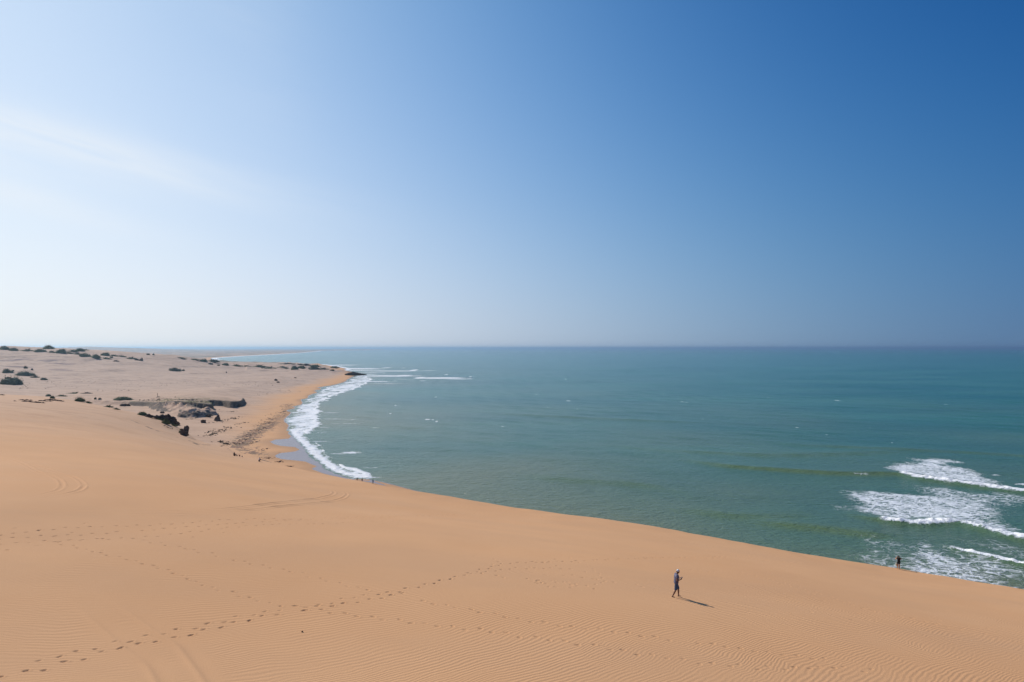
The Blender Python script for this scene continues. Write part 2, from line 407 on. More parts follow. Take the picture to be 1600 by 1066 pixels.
    s1 = g.m('SINE', g.m('MULTIPLY', ph, 2 * math.pi / 0.235))
    s2 = g.m('SINE', g.m('MULTIPLY_ADD', ph, 2 * math.pi / 0.175, g.m('MULTIPLY', w2, 5.0)))
    sel = g.smooth(g.noise(P, 0.22, 2.0, 0.5), 0.42, 0.58)
    rp = g.m('ADD', g.m('MULTIPLY', s1, sel), g.m('MULTIPLY', s2, g.m('MULTIPLY', g.m('SUBTRACT', 1.0, sel), 0.8)))
    amp = g.smooth(g.noise(g.vm('MULTIPLY', P, (0.14, 0.14, 0.14)), 1.0, 4.0, 0.6), 0.28, 0.62, 0.18, 1.0)
    dist = g.vm('LENGTH', g.comb(g.m('SUBTRACT', x, 12.0), g.m('ADD', y, 5.0), 0.0))
    amp = g.m('MULTIPLY', amp, g.smooth(dist, 30.0, 95.0, 1.0, 0.10))
    amp = g.m('MULTIPLY', amp, g.m('SUBTRACT', 1.0, flat)); amp = g.m('MULTIPLY', amp, g.m('SUBTRACT', 1.0, g.smooth(plain, 0.0, 0.6)))
    hgt = g.m('MULTIPLY', g.m('MULTIPLY', rp, amp), RIPPLE)
    hgt = g.m('ADD', hgt, g.m('MULTIPLY', n3, 0.010))
    hgt = g.m('MULTIPLY_ADD', g.m('MULTIPLY', g.noise(P, 0.6, 5.0, 0.7), plain), 0.25, hgt)
    hgt = g.m('MULTIPLY', hgt, g.m('SUBTRACT', 1.0, soak))
    bp = g.n.new('ShaderNodeBump'); bp.inputs['Strength'].default_value = 1.0; bp.inputs['Distance'].default_value = 1.0
    g.put(bp.inputs['Height'], hgt); g.l.new(bp.outputs[0], b.inputs['Normal'])
    return m
SAND_A = (0.580, 0.316, 0.155); SAND_B = (0.618, 0.348, 0.176); SAND_C = (0.525, 0.280, 0.133)
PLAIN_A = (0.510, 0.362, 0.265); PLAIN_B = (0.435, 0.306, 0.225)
RIPPLE = 0.0064

# ------------------------------------------------------------------ the ground mesh (polar rows and columns)
def ramp_rows(spec):
    out = [spec[0][0]]
    for a, b, s0, s1 in spec[1:]:
        r = max(a, out[-1])
        while r < b:
            r += s0 + (s1 - s0) * (r - a) / (b - a); out.append(r)
    return np.array(out)
GR = ramp_rows([(4.0,), (4, 24, .9, .3), (24, 29, .08, .05), (29, 62, .05, .065), (62, 112, .08, .12), (112, 200, .22, .5), (200, 400, .9, 1.0), (400, 560, .5, .6),
                (560, 1500, 1.8, 3.6), (1500, 4000, 12, 30), (4000, 45000, 60, 2500)])
TH = np.concatenate([np.linspace(-math.pi, -0.72, 70)[:-1], np.linspace(-0.72, 0.72, 1180), np.linspace(0.72, math.pi, 70)[1:]])
J0 = 69; DTH = 1.44 / 1179

# footprints: every trail is a line on the dune, given by points of the survey photograph
TRAILS = [
 (1.0, .72, [(5,1055),(50,1049),(100,1036),(155,1022),(210,1008),(280,996),(340,981),(400,966),(460,955),(505,948),(560,940),(610,931),(660,915),(700,905),(745,893),(790,880),(880,878),(1000,873),(1150,872),(1300,884)]),
 (.75, .70, [(30,1041),(110,1021),(190,1004),(255,990),(330,975),(395,960),(450,950),(500,946),(560,932),(620,925),(680,910),(740,897),(800,888),(900,889)]),
 (.7, .72, [(75,845),(160,865),(250,887),(330,918),(430,945),(480,952)]),
 (.7, .72, [(480,952),(580,965),(660,975),(760,986),(850,998),(940,1012),(1000,1022),(1100,1037),(1190,1045),(1290,1043),(1400,1052)]),
 (.7, .72, [(210,843),(280,855),(380,878),(450,892),(560,918),(600,925)]),
 (.7, .72, [(640,938),(720,950),(800,967),(900,980),(1000,993),(1080,1003),(1160,1015),(1230,1024),(1330,1036)]),
 (.9, .75, [(0,836),(100,825),(200,822),(290,818),(380,811),(500,813),(600,809),(700,803),(800,805),(900,812)]),
 (.8, .75, [(0,842),(60,838),(130,836),(240,828),(330,821),(430,815),(560,808),(640,806),(760,801),(860,808)]),
 (.7, .75, [(0,850),(80,846),(180,842),(250,838),(330,828),(420,820),(520,818),(620,814),(720,810)]),
 (1.0, .75, [(0,690),(60,692),(160,694),(240,698),(320,711),(400,729),(470,743),(500,752),(540,764)]),
 (1.0, .75, [(0,705),(60,707),(150,709),(240,713),(300,722),(380,735),(450,750),(520,764),(620,778)]),
 (1.0, .8, [(0,670),(60,672),(140,677),(220,688),(280,698),(330,708)]),
 (1.0, .8, [(60,700),(130,701),(230,706),(300,715),(360,727)]),
 (.7, .8, [(540,768),(640,780),(720,790),(830,806),(900,812),(960,828),(1010,838),(1080,848),(1150,862)]),
 (.8, .8, [(560,776),(660,786),(760,795),(840,806),(880,811),(930,822),(1000,834),(1060,845),(1120,855),(1200,868),(1280,873)]),
 (.6, .8, [(700,800),(780,812),(850,832),(905,850),(960,862),(1010,872)]),
 (.8, .75, [(1000,872),(1060,872),(1120,870),(1180,868),(1240,872),(1330,880)]),
 (.9, .8, [(1280,880),(1340,896),(1400,908),(1470,924),(1540,938),(1600,950)]),
 (.7, .8, [(1200,872),(1290,884),(1370,902),(1450,918),(1530,930),(1600,940)]),
 (.7, .75, [(1160,894),(1240,915),(1320,940),(1400,962),(1480,978),(1560,992)]),
 (.6, .75, [(1080,890),(1180,900),(1260,925),(1330,945),(1410,966),(1500,984),(1600,1004)]),
 (.6, .72, [(850,898),(900,900),(940,908),(1000,915),(1040,928)]),
 (.6, .75, [(880,868),(910,880),(940,900),(930,920)]),
]
def trail_points(pts, step):
    W_ = [hit(a, b)[:2] for a, b in pts]
    W_ = np.array(W_); seg = np.linalg.norm(np.diff(W_, axis=0), axis=1); c = np.r_[0, np.cumsum(seg)]
    n = int(c[-1] / step); s = np.arange(n) * step
    x = np.interp(s, c, W_[:, 0]); y = np.interp(s, c, W_[:, 1])
    dx = np.gradient(x) if n > 2 else np.ones(n); dy = np.gradient(y) if n > 2 else np.ones(n); l = np.hypot(dx, dy) + 1e-9
    return x, y, dx / l, dy / l

def stamp(X, Y, H, FLAT, cx, cy, dx, dy, depth, L_, W_, rim):
    r = math.hypot(cx, cy); t = math.atan2(cx, cy); rad = L_ * 1.6
    if abs(t) > 0.7 or r > 330: return
    i0, i1 = np.searchsorted(GR, r - rad), np.searchsorted(GR, r + rad)
    j0 = int((t - rad / r + 0.72) / DTH) + J0; j1 = int((t + rad / r + 0.72) / DTH) + J0 + 2
    if i1 <= i0 or j1 <= j0: return
    x = X[i0:i1, j0:j1] - cx; y = Y[i0:i1, j0:j1] - cy
    u = (x * dx + y * dy) / (L_ * 0.5); v = (-x * dy + y * dx) / (W_ * 0.5)
    q = u * u + v * v
    H[i0:i1, j0:j1] += -depth * np.exp(-q ** 2 * 0.9) + rim * np.exp(-((np.sqrt(q) - 1.45) / 0.35) ** 2) * (0.6 + 0.4 * u)
    FLAT[i0:i1, j0:j1] = np.maximum(FLAT[i0:i1, j0:j1], np.exp(-q * 0.5))

def tyre(px_pts, halfw, depth, rim, fade=(0.0, 0.0), flat=0.9):
    return dict(w=[hit(a, b)[:2] for a, b in px_pts], hw=halfw, d=depth, rim=rim, flat=flat)
def smooth_line(pts, n=8):
    P = [pts[0]] + list(pts) + [pts[-1]]; out = []
    for i in range(1, len(P) - 2):
        for k in range(n):
            t = k / n; a, b, c, d = P[i - 1], P[i], P[i + 1], P[i + 2]
            out.append(tuple(0.5 * ((2 * b[q]) + (-a[q] + c[q]) * t + (2 * a[q] - 5 * b[q] + 4 * c[q] - d[q]) * t * t + (-a[q] + 3 * b[q] - 3 * c[q] + d[q]) * t ** 3) for q in (0, 1)))
    out.append(pts[-1]); return out

def build_ground():
    R, T = np.meshgrid(GR, TH, indexing='ij'); X = R * np.sin(T); Y = R * np.cos(T)
    H, f = height(X, Y)
    FLAT = np.zeros_like(H)
    # tyre tracks
    TY = [
     ([(0,711),(30,722),(57,736),(80,743),(92,749.5),(97,756),(96,762),(88,767),(76,770),(60,774),(38,778),(0,783)], .13, .022, .05),
     ([(23,717),(60,728),(95,740),(114,745),(126,752),(131,759),(124,766),(110,770),(90,774),(68,778),(30,783)], .13, .022, .05),
     ([(453,756.6),(497,761.8),(514.7,765),(522,769),(518,773.5),(504,777),(470,781.7),(420,787),(350,795),(250,799)], .14, .024, .06),
     ([(470,758),(508,763),(532,767),(542,771.5),(538,777),(528,780.7),(494,786),(440,791),(384,797),(280,801)], .14, .024, .06),
     ([(0,795),(100,797),(200,798),(300,798),(400,794)], .16, .004, .012),
     ([(0,801),(100,802),(200,803),(300,803),(420,799)], .16, .004, .012),
     ([(110,930),(160,975),(206,1014),(236,1037),(253,1064),(262,1085)], .30, .0, .045),
     ([(150,918),(200,950),(248,984),(280,1004),(297,1022),(328,1064),(340,1090)], .30, .0, .045),
    ]
    for pts, hw, dp, rim in TY:
        line = smooth_line([hit(a, b)[:2] for a, b in pts], 5); la = np.array(line)
        m = (R < 260) & (X > la[:, 0].min() - 2) & (X < la[:, 0].max() + 2) & (Y > la[:, 1].min() - 2) & (Y < la[:, 1].max() + 2)
        d, par = seg_dist(X[m], Y[m], line, signed=True); a = np.abs(d); hw2 = hw * (1.2 if dp else 1.0)
        nz = 0.7 + 0.8 * vnoise(par / 1.5, par * 0, 91)
        ln = par.max(); ef = sstep(par, 0.02 * ln, 0.30 * ln) * (1 - sstep(par, 0.80 * ln, 0.99 * ln)) if dp else sstep(par, 0.02 * ln, 0.5 * ln)
        nz = nz * ef
        if dp:
            H[m] += -dp * nz * np.exp(-(a / hw2) ** 4) + rim * nz * np.exp(-((a - hw2 * 1.7) / (hw2 * 0.55)) ** 2)
        else:
            H[m] += ef * (rim * np.exp(-((d + 0.25) / 0.16) ** 2) - rim * 0.4 * np.exp(-((d - 0.1) / 0.3) ** 2))
        FLAT[m] = np.maximum(FLAT[m], 0.95 * ef * np.exp(-(a / (hw * 2.0)) ** 4))
    # footprints
    for w, step, pts in TRAILS:
        x, y, dx, dy = trail_points(pts, step)
        for i in range(len(x)):
            sd = 1 if i % 2 else -1
            if rng.random() < 0.07: continue
            k = w * rng.uniform(0.6, 1.25); off = 0.13 * sd + rng.normal(0, .03)
            cx = x[i] - dy[i] * off + rng.normal(0, .05); cy = y[i] + dx[i] * off + rng.normal(0, .05)
            a = rng.normal(0, .2); ddx = dx[i] * math.cos(a) - dy[i] * math.sin(a); ddy = dx[i] * math.sin(a) + dy[i] * math.cos(a)
            rr = math.hypot(cx, cy); big = 1.0 + 0.35 * sstep(np.float64(rr), 60, 150)
            stamp(X, Y, H, FLAT, cx, cy, ddx, ddy, 0.062 * k * big, 0.27 * big * rng.uniform(.8, 1.15), 0.135 * big, 0.020 * k * big)
    # loose scatter of prints
    for (px, py, n, sp) in [(865,912,26,1.6),(700,790,20,9),(950,832,30,8),(60,838,24,5),(1500,935,26,7),(150,700,60,26),(1350,955,18,5),(430,740,34,9),(1180,872,20,6),(820,880,14,3)]:
        c = hit(px, py)
        for _ in range(n):
            cx = c[0] + rng.normal(0, sp); cy = c[1] + rng.normal(0, sp * .5); a = rng.uniform(0, 6.28)
            stamp(X, Y, H, FLAT, cx, cy, math.cos(a), math.sin(a), rng.uniform(.015, .04), .30, .15, .014)
    r = f['r']; s = f['s']; D = f['D']; ipx = X / np.maximum(Y, 1) * F + 800
    # attributes
    wet = np.zeros_like(H)
    m = (R > 200) & (R < 2600) & (D > -12) & (D < 45) & (np.abs(T) < 0.75)
    dm = sdf(X[m], Y[m], WETPOLY) + 0.5 * fbm(X[m] / 5, Y[m] / 5, 2, 8)
    swd = np.exp(-np.maximum(D[m] - 2.0 - 4 * vnoise(X[m] / 25, Y[m] / 25, 77), 0) / 3.0)
    wv = 0.45 * swd + 0.0 * dm
    wv = np.maximum(wv, sstep(dm, -14, 2) * 0.42)
    wv = np.maximum(wv, sstep(dm, -0.9, 0.7))
    wv = np.where(D[m] < 0.8, 1.0, wv); wet[m] = wv
    wet = np.where((D < 0.5), 1.0, wet)
    deb = np.zeros_like(H)
    m = (R > 180) & (R < 900) & (T < 0) & (s > -2)
    xm, ym = X[m], Y[m]; dv = np.zeros(xm.shape)
    for pts, wdt, st in [([(450,628),(448,636),(440,644),(428,651),(416,659)], 9, .8), ([(425,655),(415,663),(405,668),(393,674),(385,682),(376,690)], 10, .95),
                         ([(385,688),(400,693),(412,700),(420,706)], 4, .7), ([(358,688),(368,694),(385,698),(400,703)], 7, .85), ([(408,712),(420,717),(438,722),(458,731)], 2.6, 1.0),
                         ([(345,672),(360,676),(378,672)], 10, .45), ([(330,684),(350,692),(366,700)], 5, .5), ([(360,640),(378,646),(392,650)], 14, .4), ([(385,628),(420,630),(455,631)], 16, .45),
                         ([(340,655),(360,652),(375,648)], 10, .4), ([(395,706),(425,704),(440,699)], 3, .6)]:
        d, _ = seg_dist(xm, ym, [ray(a, b, 2.5) for a, b in pts]); dv = np.maximum(dv, st * np.exp(-(d / wdt) ** 2))
    dv = np.maximum(dv, 0.18 * sstep(s[m], 20, 60) * sstep(D[m], 14, 40)); deb[m] = dv
    # rough purple-brown ground on the flank of the far dunes
    m = (R > 700) & (R < 1500) & (ipx < 700); xm, ym = X[m], Y[m]; dv = np.zeros(xm.shape)
    for px, py, w_, h_, st in [(20,563,26,3.0,.8),(75,564,22,3.0,.75),(95,569,18,2.4,.8),(25,573,34,2.4,.7),(95,578,26,2.0,.7),(60,559,40,1.2,.5),(430,583,60,2,.25)]:
        c = hit(px, py); sx = w_ / F * c[1]; sy = h_ / F * c[1] * 9
        dv = np.maximum(dv, st * np.exp(-((xm - c[0]) / sx) ** 2 - ((ym - c[1]) / sy) ** 2))
    mr = m; dvr = dv
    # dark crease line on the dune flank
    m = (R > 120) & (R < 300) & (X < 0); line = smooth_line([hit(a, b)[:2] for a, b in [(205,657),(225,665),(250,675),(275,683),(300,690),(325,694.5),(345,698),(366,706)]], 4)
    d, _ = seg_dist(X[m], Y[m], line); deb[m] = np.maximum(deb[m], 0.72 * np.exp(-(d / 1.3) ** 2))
    veg = sstep(R, 1500, 2200) * (D > 20) * (0.55 + 0.6 * np.clip(fbm(X / 1500, Y / 1500, 3, 5) + .3, 0, 1))
    grass = f['terr'] * sstep(f['r'], 640, 530)
    rough = np.zeros_like(H); rough[mr] = dvr
    attrs = dict(rough=rough, plain=np.clip(f['plain'] * sstep(D + 12 * fbm(X / 40, Y / 40, 3, 9), 8, 50) * (0.70 + 0.30 * sstep(R, 380, 900)) + 0.5 * (s < 2) * sstep(R, 100, 240) * sstep(-X, 20, 70), 0, 1), wet=wet, debris=deb, cliff=f['cliff'], veg=veg, flat=FLAT, grass=grass)  # far left dune greyed too: part plain sand, part haze painted in
    V = np.stack([X, Y, H], -1).reshape(-1, 3)
    nr, nc = H.shape
    q = grid_faces(nr, nc)
    sm = s.ravel()[q].min(1); rm = R.ravel()[q].min(1); zm = H.ravel()[q].max(1)
    dune = (sm < 10) & (rm < 1200); rest = ~dune & (zm > -2.5)
    return V, q, dune, rest, attrs

M_SAND = ground_material()
V, q, dune, rest, AT = build_ground()
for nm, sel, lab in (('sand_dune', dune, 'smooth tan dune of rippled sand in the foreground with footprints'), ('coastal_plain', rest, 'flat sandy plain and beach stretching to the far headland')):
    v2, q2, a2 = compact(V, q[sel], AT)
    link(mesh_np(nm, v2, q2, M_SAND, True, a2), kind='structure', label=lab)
# small fan that closes the ground under the camera
fz = zq(0.1, 0.1); bm = bmesh.new(); k = len(TH); c0 = bm.verts.new((0, 0, V[:k, 2].mean())); rg = [bm.verts.new(V[i]) for i in range(0, k - 1)]
for i in range(len(rg)): bm.faces.new((c0, rg[(i + 1) % len(rg)], rg[i]))
me = bpy.data.meshes.new('dune_top'); bm.to_mesh(me); bm.free(); me.materials.append(M_SAND)
link(bpy.data.objects.new('dune_top', me), kind='structure', label='sand directly below the viewpoint')
del V, q, AT

# ------------------------------------------------------------------ the sea
def sea_material():
    m, g, b = mat('sea_water'); P = g.pos(); p = g.xyz(P)
    foam = g.attr('foam'); backlit = g.attr('backlit'); shoal = g.attr('shoal')
    drift = g.noise(g.vm('MULTIPLY', P, (0.0035, 0.009, 0.0)), 1.0, 6.0, 0.65)
    deep = g.mix(g.smooth(drift, 0.35, 0.65), SEA_A, SEA_B)
    col = g.mix(shoal, deep, SEA_C)
    col = g.mix(backlit, col, SEA_G)  # green of light coming through the wave, painted into the water colour
    # lacy foam: broken cells whose coverage follows the wave that made them
    wv = g.n.new('ShaderNodeTexNoise'); wv.inputs['Scale'].default_value = 0.25; wv.inputs['Detail'].default_value = 4
    g.put(wv.inputs['Vector'], P)
    wp = g.vm('ADD', P, g.vm('MULTIPLY', g.vm('SUBTRACT', wv.outputs['Color'], (0.5, 0.5, 0.5)), (7.0, 7.0, 0.0)))
    def cells(sc):
        v = g.n.new('ShaderNodeTexVoronoi'); v.feature = 'DISTANCE_TO_EDGE'; v.inputs['Scale'].default_value = sc
        g.put(v.inputs['Vector'], g.vm('MULTIPLY', wp, (0.55, 1.0, 0.0))); return v.outputs['Distance']
    lace = g.m('SUBTRACT', 1.0, g.m('MINIMUM', g.m('MULTIPLY', cells(0.55), 3.2), g.m('MULTIPLY_ADD', cells(1.7), 3.0, 0.22), clamp=True))
    fn = g.noise(g.vm('MULTIPLY', wp, (0.42, 1.0, 0.0)), 1.1, 6.0, 0.78)
    patt = g.m('ADD', g.m('MULTIPLY', lace, 0.45), g.m('MULTIPLY', fn, 0.75))
    thr = g.m('MULTIPLY_ADD', foam, -0.95, 1.0)
    fm = g.m('MULTIPLY', g.smooth(g.m('SUBTRACT', patt, thr), -0.10, 0.16), g.smooth(foam, 0.02, 0.15))
    fm = g.m('MULTIPLY', fm, g.smooth(foam, 0.1, 0.8, 0.72, 1.0))
    g.put(b.inputs['Base Color'], g.mix(fm, col, g.mix(g.smooth(foam, 0.4, 0.9), (0.76, 0.79, 0.83), (0.82, 0.82, 0.81))))
    g.put(b.inputs['Roughness'], g.m('MULTIPLY_ADD', fm, 0.7, 0.2))
    b.inputs['IOR'].default_value = 1.333
    g.put(b.inputs['Specular IOR Level'], g.m('MULTIPLY_ADD', fm, -0.35, 0.5))
    # chop
    v1 = g.vm('MULTIPLY', P, (0.10, 0.16, 0.0)); v2 = g.vm('MULTIPLY', P, (0.42, 0.62, 0.0)); v3 = g.vm('MULTIPLY', P, (1.5, 2.0, 0.0))
    h = g.m('MULTIPLY', g.noise(v1, 1.0, 3.0, 0.5, 0.3), 0.75)
    h = g.m('MULTIPLY_ADD', g.noise(v2, 1.0, 4.0, 0.66, 0.4), 0.72, h)
    h = g.m('MULTIPLY_ADD', g.noise(v3, 1.0, 3.0, 0.6), 0.13, h)
    h = g.m('MULTIPLY_ADD', g.m('MULTIPLY', patt, fm), 0.22, h)
    bp = g.n.new('ShaderNodeBump'); bp.inputs['Strength'].default_value = CHOP; bp.inputs['Distance'].default_value = 1.0
    g.put(bp.inputs['Height'], h); g.l.new(bp.outputs[0], b.inputs['Normal'])
    return m
SEA_A = (0.010, 0.108, 0.082); SEA_B = (0.034, 0.158, 0.110); SEA_C = (0.135, 0.160, 0.075); SEA_G = (0.105, 0.155, 0.048); CHOP = 0.9

SURF = [(546,748),(509,732),(501,721),(484.4,712.7),(482,702),(472,693),(463.8,681.7),(455.5,673.5),(451.4,666.3),(443.2,655.3),(448.3,650.8),(455.5,644.6),(463.8,637.4),(472,632.2),
        (476,629),(482.4,621.9),(496.8,614),(505,607.9),(525.7,601.3),(538,597),(550.5,589),(566,586.5),
        (580,593),(563,604),(538,612.6),(517,620),(496,630),(501,642.5),(492.7,650.8),(498.9,659),(490,668),(484.4,674),(476,681.7),(486,690),(497,699),(512,711),(525.7,725),(546,731),(567,735),(579,741.5),(576,753)]
SR = np.concatenate([np.arange(100, 330, 0.5), np.exp(np.arange(math.log(330), math.log(1800), 0.0026)), np.exp(np.arange(math.log(1800), math.log(120000), 0.02))])
ST = np.concatenate([np.linspace(-math.pi, -0.72, 40)[:-1], np.linspace(-0.72, 0.72, 1000), np.linspace(0.72, math.pi, 60)[1:]])
def build_sea():
    R, T = np.meshgrid(SR, ST, indexing='ij'); X = R * np.sin(T); Y = R * np.cos(T)
    D0, = lookup((CD,), X, Y); Z = np.zeros_like(X)
    fade = 1 - sstep(R, 1500, 5000)
    off = sstep(-D0, 0, 60)
    # low swell running to the shore
    wx = X + 14 * fbm(X / 70, Y / 70, 2, 101); wy = Y + 14 * fbm(X / 70, Y / 70, 2, 102)
    Z += fade * off * (0.12 * np.sin((0.50 * wx + 0.87 * wy) / 5.2) + 0.07 * np.sin((0.2 * wx + 0.98 * wy) / 3.3) + 0.09 * np.sin((0.72 * wx + 0.69 * wy) / 2.1)) * (0.6 + fbm(X / 50, Y / 50, 2, 103))
    foam = np.zeros_like(X); backlit = np.zeros_like(X)
    ipx = X / np.maximum(Y, 1) * F + 800
    mw = (R < 560) & (ipx > 600) & (ipx < 2400) & (Y > 0)
    def crest(pts, A, wn, wf, fsel=None, foamw=3.0, fstr=1.0, green=1.0):
        line = smooth_line([ray(a, b) for a, b in pts], 6)
        x, y = X[mw], Y[mw]
        jit = 1.3 * fbm(x / 6, y / 6, 3, 111)
        d, par = seg_dist(x, y, line, signed=True); d = d + jit * 0.4
        x0, x1 = pts[0][0], pts[-1][0]
        e = sstep(ipx[mw], x0, x0 + 0.35 * (x1 - x0) if x1 < 1601 else x0 + 120)
        if x1 < 1590: e = e * (1 - sstep(ipx[mw], x1 - 0.3 * (x1 - x0), x1))
        # d>0 is the seaward side; the steep face is on the near side
        prof = np.where(d < 0, np.exp(-(d / wn) ** 2), np.exp(-(d / wf) ** 2))
        Z[mw] += A * prof * e
        backlit[mw] = np.maximum(backlit[mw], green * e * np.exp(-((d + wn * .8) / (wn * 1.1)) ** 2))  # near face painted green as if lit from behind through the crest
        if fsel is not None:
            fe = sstep(ipx[mw], fsel, fsel + 14)
            core = np.exp(-(np.where(d < 0, d / (foamw * .55), d / foamw)) ** 2)
            foam[mw] = np.maximum(foam[mw], fstr * fe * core * (0.85 + 0.5 * fbm(x / 3, y / 4, 3, 119)))
            backlit[mw] *= 1 - 0.65 * fe * np.exp(-(d / 7) ** 2)
            Z[mw] += 0.75 * fe * core * (0.35 + np.clip(fbm(x / 1.5, y / 1.5, 3, 117), -.3, 1))
    crest([(1040,712),(1130,727),(1200,733),(1260,737),(1320,740),(1400,741),(1440,748),(1500,756),(1550,763),(1600,770),(1700,783),(1900,800)], .85, 3.2, 7, 1398, 3.4, 1.0, .95)
    crest([(1290,798),(1340,806),(1375,812),(1410,817),(1440,818.5),(1475,817),(1500,818),(1540,828),(1600,843),(1700,862),(1900,890)], .75, 2.4, 5, 1368, 2.6, 1.0, .9)
    crest([(1440,848),(1475,853),(1500,860),(1530,867),(1565,875),(1600,884),(1700,905),(1900,940)], .45, 1.6, 3, 1476, 1.3, .95, .8)
    crest([(1130,812),(1240,820),(1300,826),(1360,833),(1440,838)], .5, 3.5, 7, None, 0, 0, .9)
    crest([(900,686),(1000,700),(1100,706),(1250,710),(1500,700)], .5, 5, 11, None, 0, 0, .5)
    crest([(1020,790),(1100,799),(1180,806),(1300,800)], .4, 4, 8, None, 0, 0, .6)
    crest([(700,640),(820,648),(960,655),(1150,662)], .45, 5, 12, None, 0, 0, .4)
    crest([(780,740),(880,748),(1000,756),(1100,770)], .4, 4, 9, None, 0, 0, .5)
    crest([(1450,640),(1550,646),(1650,652)], .3, 7, 14, None, 0, 0, .25)
    crest([(1200,692),(1350,700),(1500,706),(1600,712),(1800,730)], .4, 4, 9, None, 0, 0, .45)
    def blob(px, py, wx, wy, st, tilt=0.0):
        a = ray(px, py); sx = wx / F * a[1]; sy = wy * a[1] ** 2 / (F * EYE)
        m = (abs(Y - a[1]) < 4 * sy + abs(tilt) * 3 * sx) & (abs(X - a[0]) < 3.2 * sx)
        if m.any():
            x, y = X[m] - a[0], Y[m] - a[1]; y = y + tilt * x
            foam[m] = np.maximum(foam[m], st * np.exp(-(np.abs(x) / sx) ** 2.5 - (y / sy) ** 2))
    # spent foam behind and between the right hand breakers
    def sheet(poly, st, soft, seed):
        pw = [ray(a, b) for a, b in poly]; x, y = X[mw], Y[mw]
        d = sdf(x, y, pw) + soft * 1.1 * fbm(x / 9, y / 14, 4, seed)
        foam[mw] = np.maximum(foam[mw], st * sstep(d, -soft * .4, soft) * (0.85 + 0.35 * fbm(x / 12, y / 20, 3, seed + 5)))
    sheet([(1384,730),(1420,714),(1450,712),(1492,718),(1518,734),(1540,745),(1600,764),(1600,771),(1500,757),(1440,746),(1400,738)], .56, 9, 201)
    sheet([(1298,796),(1322,789),(1318,766),(1360,764),(1420,768),(1500,772),(1570,780),(1590,800),(1560,815),(1600,838),(1600,843),(1540,827),(1490,816),(1440,817),(1400,815),(1360,806)], .52, 7, 211)
    sheet([(1400,752),(1500,764),(1620,778),(1620,800),(1520,790),(1420,775)], .36, 6, 216)
    sheet([(1395,850),(1440,843),(1480,856),(1540,874),(1620,894),(1620,960),(1420,935),(1380,915),(1420,890),(1400,866)], .47, 6, 221)
    sheet([(1340,832),(1420,838),(1500,845),(1620,870),(1620,960),(1400,940),(1330,870)], .34, 7, 236)
    sheet([(1470,836),(1560,838),(1640,862),(1640,886),(1560,868),(1500,852)], .33, 6, 226)
    sheet([(1350,858),(1390,856),(1388,866),(1350,866)], .42, 3, 231)
    # left hand surf
    ml = (R < 1500) & (T < -0.1) & (T > -0.5) & (D0 < 14)
    pw = [ray(a, b) for a, b in SURF]; x, y = X[ml], Y[ml]
    sc = np.clip(y / 300, 0.7, 3.2)
    d = sdf(x, y, pw); dn = d + 2.6 * sc * fbm(x / 11, y / 15, 3, 241) + 2.4 * sc * fbm(x / 2.6, y / 5, 3, 243)
    ins = sstep(dn, -2.5 * sc, 4.5 * sc)
    foam[ml] = np.maximum(foam[ml], ins * (0.56 + 0.75 * fbm(x / 8, y / 13, 4, 245)))
    edge = np.exp(-((dn - 1.5) / 2.2) ** 2) * (D0[ml] < -6)
    foam[ml] = np.maximum(foam[ml], edge * .95)
    line = [ray(a, b) for a, b in [(455,672),(466,684),(478,694),(488,705),(500,716),(514,727),(530,738),(550,742),(576,746)]]
    d2, _ = seg_dist(x, y, line); c2 = np.exp(-(np.maximum(d2 + 2.2 * sc * fbm(x / 3, y / 5, 3, 248), 0) / (2.4 * sc)) ** 2) * sstep(-D0[ml], -6, 3)
    foam[ml] = np.maximum(foam[ml], c2); Z[ml] += 0.5 * c2 * (0.4 + np.clip(fbm(x / 2, y / 2, 3, 251), -.3, 1)) + 0.35 * edge
